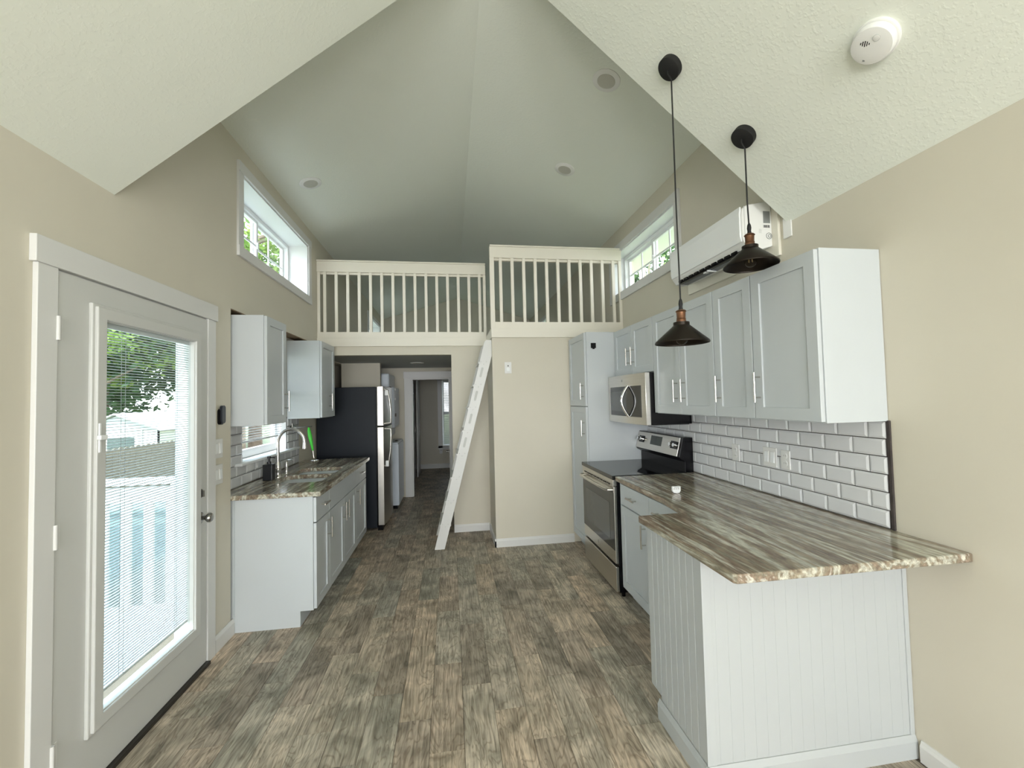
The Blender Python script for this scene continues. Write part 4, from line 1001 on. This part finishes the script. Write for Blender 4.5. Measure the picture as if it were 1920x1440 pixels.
# recessed lights
def canlight(x, y, eave, label, flat=None):
    if flat is None:
        z = roofz(x, eave); n = Vector((-(RZ - eave) / (XR - RX) * (1 if x > RX else -1), 0, -1)).normalized()
    else: z = flat; n = Vector((0, 0, -1))
    t = thing('recessed_light', (x, y, z), label, 'ceiling light', 'recessed ceiling lights')
    p = Vector((x, y, z)); R1, R2 = 0.093, 0.062
    o = MB().tube([p - n * 0.003, p + n * 0.004, p + n * 0.008], [R1, R1, R1 - 0.008], 40).build('trim_ring', plastic_m, t, smooth=True)
    MB().tube([p + n * 0.006, p + n * 0.0095], [R2, R2 - 0.003], 36).build('lens', lens_m, t, smooth=True)
canlight(1.067, 2.626, DEAVE, 'round recessed light nearest the camera, on the right slope')
canlight(1.08, 3.715, DEAVE, 'round recessed light on the right slope nearer the loft')
canlight(-1.189, 3.888, DEAVE, 'round recessed light on the left slope of the vault')
canlight(-0.455, 6.07, DEAVE, 'round light on the low hall ceiling', 2.06)

# smoke detector
xs, ys = 1.527, 1.262; zs = roofz(xs); n = Vector((-(RZ - EAVE) / (XR - RX), 0, -1)).normalized()
t = thing('smoke_detector', (xs, ys, zs), 'round white smoke detector on the near right ceiling slope', 'smoke detector')
p = Vector((xs, ys, zs)); ux = Vector((0, 1, 0)); uy = n.cross(ux).normalized()
MB().tube([p - n * 0.004, p + n * 0.010, p + n * 0.013], [0.072, 0.072, 0.068], 44).build('mounting_base', plastic_m, t, smooth=True)
MB().tube([p + n * 0.012, p + n * 0.016], [0.0655, 0.0655], 44).build('shadow_gap', lgrey_m, t, smooth=True)
MB().tube([p + n * 0.015, p + n * 0.030, p + n * 0.037, p + n * 0.041, p + n * 0.042], [0.067, 0.067, 0.062, 0.045, 0.02], 44).build('cover', plastic_m, t, smooth=True)
pc = p + n * 0.0405
def sdpiece(a, b, la_, lb_, rot, name, m, h=0.0025):
    c_, s_ = math.cos(rot), math.sin(rot); e1 = ux * c_ + uy * s_; e2 = uy * c_ - ux * s_
    ctr = pc + ux * a + uy * b; vs = []
    for dn in (-0.001, h):
        for sx1, sy1 in ((-1, -1), (1, -1), (1, 1), (-1, 1)): vs.append(ctr + e1 * sx1 * la_ / 2 + e2 * sy1 * lb_ / 2 + n * dn)
    return MB().add(vs, [(0, 3, 2, 1), (4, 5, 6, 7), (0, 1, 5, 4), (1, 2, 6, 5), (2, 3, 7, 6), (3, 0, 4, 7)]).build(name, m, t)
RO = math.radians(42)
for i, L_ in enumerate((0.007, 0.015, 0.019, 0.015, 0.006)):
    k_ = (i - 2) * 0.0065; sdpiece(0.004 - k_ * math.sin(RO), -0.022 + k_ * math.cos(RO), L_, 0.0026, RO, 'vent_slot', black_m, 0.0022)
bx_ = pc + ux * (-0.030) + uy * (-0.012)
MB().tube([bx_ - n * 0.004, bx_ + n * 0.0030, bx_ + n * 0.0034], [0.010, 0.010, 0.008], 24).build('test_button', plastic_m, t, smooth=True)
MB().tube([bx_ - n * 0.004, bx_ + n * 0.0022], [0.0115, 0.0115], 24).build('button_ring', lgrey_m, t, smooth=True)
sdpiece(0.028, 0.018, 0.006, 0.020, RO, 'printed_mark', lgrey_m, 0.0004)
sdpiece(0.036, 0.014, 0.006, 0.018, RO, 'printed_mark', lgrey_m, 0.0004)
sdpiece(0.042, 0.022, 0.006, 0.007, RO, 'printed_mark', grey_m, 0.0004)
sdpiece(-0.004, -0.008, 0.005, 0.004, RO, 'indicator', grey_m, 0.0015)

# ------------------------------------------------------------------ mini-split air conditioner
bdm = rail_m
bd = B('mounting_board', bdm, None, XR - 0.018, XR, 2.142, 3.075, 2.305, 2.665, bevel=0.002); bd.name = 'mounting_board'
tag(bd, 'cream painted backing board behind the wall air conditioner', 'board')
ac = thing('air_conditioner', (XR - 0.12, 2.55, 2.35), 'white wall-mounted split air conditioner above the right wall cabinets', 'air conditioner')
AY0, AY1 = 2.185, 2.985
prof = [(XR - 0.018, 2.372), (XR - 0.018, 2.625), (XR - 0.06, 2.632), (1.715, 2.610), (1.685, 2.590), (1.676, 2.55), (1.678, 2.42), (1.688, 2.388), (1.715, 2.352), (1.76, 2.345), (1.80, 2.352)]
MB().prism([prof], 'y', AY0, AY1).build('casing', plastic_m, ac, 0.006, seg=3)
MB().prism([[(1.674, 2.60), (1.668, 2.56), (1.668, 2.425), (1.676, 2.395), (1.682, 2.397), (1.682, 2.60)]], 'y', AY0 + 0.012, AY1 - 0.012).build('front_panel', vinyl_m, ac, 0.002)
B('outlet_slot', black_m, ac, 1.700, 1.756, AY0 + 0.06, AY1 - 0.07, 2.3425, 2.358)
MB().prism([[(1.722, 2.3405), (1.764, 2.3365), (1.764, 2.341), (1.722, 2.345)]], 'y', AY0 + 0.07, AY1 - 0.08).build('louver', mat('grey_louver', (0.18, 0.19, 0.21), 0.3), ac)
for i in range(10): B('vane', black_m, ac, 1.690, 1.70, AY0 + 0.08 + i * 0.066, AY0 + 0.125 + i * 0.066, 2.353, 2.366)
B('louver_clip', vinyl_m, ac, 1.70, 1.764, 2.56, 2.572, 2.333, 2.346, bevel=0.002)
B('louver_clip', vinyl_m, ac, 1.705, 1.73, 2.59, 2.62, 2.334, 2.344, bevel=0.002)
bxy(B('seam', lgrey_m, ac, 1.690, 1.694, AY0 - 0.001, AY0 + 0.002, 2.37, 2.60), 'grey seam between front panel and casing')
bxy(B('rating_sticker', grey_m, ac, 1.812, 1.855, AY0 - 0.001, AY0 + 0.001, 2.505, 2.575), 'grey rating sticker')
for i in range(7): B('barcode_bar', black_m, ac, 1.812 + i * 0.006, 1.8145 + i * 0.006 + (i % 2) * 0.0012, AY0 - 0.001, AY0 + 0.001, 2.478, 2.494)
for i in range(5): B('print_line', lgrey_m, ac, 1.782, 1.798, AY0 - 0.001, AY0 + 0.001, 2.446 + i * 0.005, 2.4475 + i * 0.005)
MB().lathe([(0.019, 0.0), (0.019, -0.0012), (0.016, -0.0012), (0.016, 0.0)], (1.845, AY0, 2.43), 'y', 24, cap=False).build('emblem', grey_m, ac)
MB().lathe([(0.010, 0.0), (0.010, -0.0012), (0.007, -0.0012), (0.007, 0.0)], (1.848, AY0, 2.43), 'y', 20, cap=False).build('emblem', grey_m, ac)
bp_ = thing('blank_cover_plate', (XR, 2.103, 2.44), 'square white blank cover plate beside the air conditioner board', 'cover plate')
B('plate', plastic_m, bp_, XR - 0.008, XR, 2.060, 2.118, 2.385, 2.50, bevel=0.003)

# ------------------------------------------------------------------ outdoors
GZ = -0.9
gr = MB().box(-60, 60, -40, 80, GZ - 0.2, GZ).build('ground', lawn_m); struct(gr, 'sunlit lawn around the house', 'ground')
dk = thing('deck', (-2.2, 2.6, -0.05), 'white painted wooden deck outside the entry door', 'deck')
for i in range(18):
    y = 1.2 + i * 0.145; B('deck_board', deck_m, dk, -3.3, -1.75, y, y + 0.138, -0.07, -0.04, bevel=0.002)
dr_ = thing('deck_railing', (-2.5, 3.79, -0.04), 'white deck railing with wide balusters seen through the door glass', 'railing')
B('top_rail', deck_m, dr_, -3.3, -1.95, 3.72, 3.86, 0.915, 0.955, bevel=0.004)
B('rail_board', deck_m, dr_, -3.3, -1.95, 3.775, 3.81, 0.77, 0.89, bevel=0.003)
b0 = None
for i in range(8):
    x = -2.557 - 0.163 * (i - 2) if i else -2.231
    x = -2.235 - 0.1605 * i
    B('baluster', deck_m, dr_, x - 0.034, x + 0.034, 3.79, 3.815, -0.04, 0.79, bevel=0.003)
B('end_post', deck_m, dr_, -2.21, -1.96, 3.74, 3.84, -0.04, 0.93, bevel=0.004)
cbd = MB().box(-1.735, -1.60, 2.982, 2.999, -0.5, 2.9).build('trim_5', mat('pale_blue_white_siding', (0.50, 0.56, 0.58), 0.6), None, 0.002)
struct(cbd, 'pale corner board of the kitchen bump-out seen through the right edge of the door glass', 'trim')
fe = thing('wooden_fence', (-6, 9, GZ), 'brown wooden picket fence with rounded tops beyond the deck', 'fence')
pk = None
for i in range(46):
    y = 6.2 + i * 0.142
    if pk is None:
        pr_ = [(-0.068 + y, GZ), (0.068 + y, GZ), (0.068 + y, 0.745)] + [(y + 0.068 * math.cos(a), 0.745 + 0.055 * math.sin(a)) for a in [math.radians(d) for d in range(20, 180, 20)]] + [(y - 0.068, 0.745)]
        pk = MB().prism([pr_], 'x', -6.0, -5.98).build('picket', fence_m, fe); py0 = y
    else:
        o = pk.copy(); COL.objects.link(o); o.parent = fe; o.location.y = pk.location.y + y - py0; o.location.z = pk.location.z + random.uniform(-0.008, 0.008)
for z in (-0.5, 0.45): B('fence_rail', fence_m, fe, -6.05, -6.0, 6.1, 12.7, z, z + 0.09)
tq = thing('teal_stand_in_box', (-2.6, 4.4, GZ), 'teal box added for an unidentified dark teal area, seen between the deck balusters', 'stand-in box')  # added box, colour stand-in for something unidentified behind the railing
B('side', teal_m, tq, -4.2, -1.95, 4.1, 4.9, GZ, 0.62, bevel=0.01)
B('rim', teal_m, tq, -4.23, -1.93, 4.07, 4.93, 0.62, 0.66, bevel=0.01)
# shed
sh = thing('garden_shed', (-9.7, 15.5, GZ), 'white metal garden shed with gable roof behind the fence', 'shed')
SX, SY0, SY1 = -9.68, 14.0, 17.2
B('wall', shed_m, sh, SX - 1.10, SX + 1.10, SY0, SY0 + 0.04, GZ, 0.86)
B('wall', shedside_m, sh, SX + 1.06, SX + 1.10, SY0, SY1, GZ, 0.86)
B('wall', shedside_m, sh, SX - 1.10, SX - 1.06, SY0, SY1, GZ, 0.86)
B('wall', shed_m, sh, SX - 1.10, SX + 1.10, SY1 - 0.04, SY1, GZ, 0.86)
MB().prism([[(SX - 1.12, 0.86), (SX + 1.12, 0.86), (SX, 1.30)]], 'y', SY0 - 0.02, SY0 + 0.03).build('gable', mat('pale_grey_gable', (0.55, 0.58, 0.58), 0.6), sh)
for s_ in (-1, 1):
    MB().prism([[(SX, 1.33), (SX + s_ * 1.22, 0.84), (SX + s_ * 1.22, 0.88), (SX, 1.37)]], 'y', SY0 - 0.15, SY1 + 0.1).build('roof_panel', shed_m, sh)
    for i in range(7):
        y = SY0 + 0.2 + i * 0.48
        MB().prism([[(SX, 1.37), (SX + s_ * 1.22, 0.88), (SX + s_ * 1.22, 0.905), (SX, 1.395)]], 'y', y, y + 0.05).build('roof_rib', shed_m, sh)
B('shed_window', mat('dark_shed_window', (0.10, 0.13, 0.12), 0.2), sh, SX - 0.25, SX + 0.45, SY0 - 0.02, SY0 + 0.0, 0.25, 0.66)
for i in range(5): B('siding_line', lgrey_m, sh, SX - 1.1, SX + 1.1, SY0 - 0.012, SY0 - 0.001, 0.0 + i * 0.18 - 0.3, 0.0 + i * 0.18 - 0.285)
B('corner_post', lgrey_m, sh, SX + 0.62, SX + 0.68, SY0 - 0.03, SY0, GZ, 0.86)

# trees
def leaves(n, rad, seed, size=0.13, clump=40, shell=0.45, squash=0.8):
    rnd = random.Random(seed); vs = []; fs = []
    cl = []
    for i in range(clump):
        th = rnd.uniform(0, 2 * math.pi); ph = math.acos(rnd.uniform(-0.9, 1)); r = rad * (shell + (1 - shell) * rnd.random() ** 0.5)
        cl.append((r * math.sin(ph) * math.cos(th), r * math.sin(ph) * math.sin(th), squash * r * math.cos(ph), rad * rnd.uniform(0.16, 0.34)))
    for i in range(n):
        cx, cy, cz, cr_ = cl[rnd.randrange(clump)]
        v = Vector((rnd.gauss(0, 1), rnd.gauss(0, 1), rnd.gauss(0, 0.7))) * cr_ * 0.55
        p = Vector((cx, cy, cz)) + v
        a = Vector((rnd.gauss(0, 1), rnd.gauss(0, 1), rnd.gauss(0, 0.6))).normalized(); b = a.cross(Vector((rnd.gauss(0, 1), rnd.gauss(0, 1), rnd.gauss(0, 1)))).normalized()
        s = size * rnd.uniform(0.6, 1.3); k = len(vs)
        vs += [tuple(p - a * s), tuple(p + b * s * 0.45), tuple(p + a * s), tuple(p - b * s * 0.45)]; fs.append((k, k + 1, k + 2, k + 3))
    me = bpy.data.meshes.new('foliage'); me.from_pydata(vs, [], fs); return me
LM = {}
def tree(name, x, y, base, zc, rad, kind, label, seed, bark=None, n=9000, size=0.13, clump=40, lean=0.0):
    t = thing(name, (x, y, base), label, 'tree', 'trees outside the windows')
    m = bark_m if bark is None else bark
    tr_ = MB(); tr_.tube([(x, y, base), (x + lean * 0.4, y, base + (zc - base) * 0.5), (x + lean, y, zc), (x + lean + 0.3, y, zc + rad * 0.6)], [0.22 * rad / 3, 0.17 * rad / 3, 0.11 * rad / 3, 0.03], 10)
    rnd = random.Random(seed)
    for i in range(9):
        z0 = base + (zc - base) * rnd.uniform(0.55, 1.1); th = rnd.uniform(0, 6.28); L_ = rad * rnd.uniform(0.5, 0.9)
        xx = x + lean * (z0 - base) / (zc - base)
        tr_.tube([(xx, y, z0), (xx + L_ * 0.5 * math.cos(th), y + L_ * 0.5 * math.sin(th), z0 + L_ * 0.35), (xx + L_ * math.cos(th), y + L_ * math.sin(th), z0 + L_ * 0.6)], [0.08, 0.05, 0.015], 6)
    tr_.build('trunk', m, t, smooth=True)
    key = (seed, n, round(rad, 1))
    me = leaves(n, rad, seed, size, clump); me.materials.append(leaf_a if kind == 'a' else leaf_b)
    o = bpy.data.objects.new('foliage', me); COL.objects.link(o); o.parent = t; o.location = (lean, 0, zc - base); o['kind'] = 'stuff'
    return t
tree('leafy_tree', -15.5, 21.5, GZ, 4.6, 4.6, 'b', 'dense dark tree directly behind the shed', 3, n=16000, size=0.17, clump=60)
tree('leafy_tree', -21.0, 20.5, GZ, 5.0, 4.8, 'b', 'dense dark tree left of the shed', 5, n=14000, size=0.17, clump=60)
tree('leafy_tree', -11.0, 26.0, GZ, 5.5, 5.0, 'b', 'dark tree farther back to the right of the shed', 8, n=14000, size=0.18, clump=60)
tree('leafy_tree', -14.0, 18.6, GZ, 4.0, 2.3, 'a', 'bright yellow-green tree in front of the dark ones', 11, n=6000, size=0.13, clump=26)
tree('leafy_tree', -6.5, 14.2, GZ, 7.2, 3.0, 'a', 'bright leafy tree seen through the left high window', 14, n=10000, size=0.12, clump=40)
tree('leafy_tree', 7.2, 13.6, GZ, 7.4, 2.7, 'b', 'leafy tree with pale trunk seen through the right high window', 21, palebark_m, n=6000, size=0.13, clump=26, lean=-0.8)
tree('leafy_tree', 11.5, 17.0, GZ, 8.5, 3.2, 'a', 'sparse pale tree farther out beyond the right high window', 23, palebark_m, n=4500, size=0.12, clump=22, lean=0.6)
tree('leafy_tree', -4.6, 24.0, GZ, 5.0, 4.0, 'b', 'dark tree far behind the fence', 29, n=9000, size=0.18, clump=45)
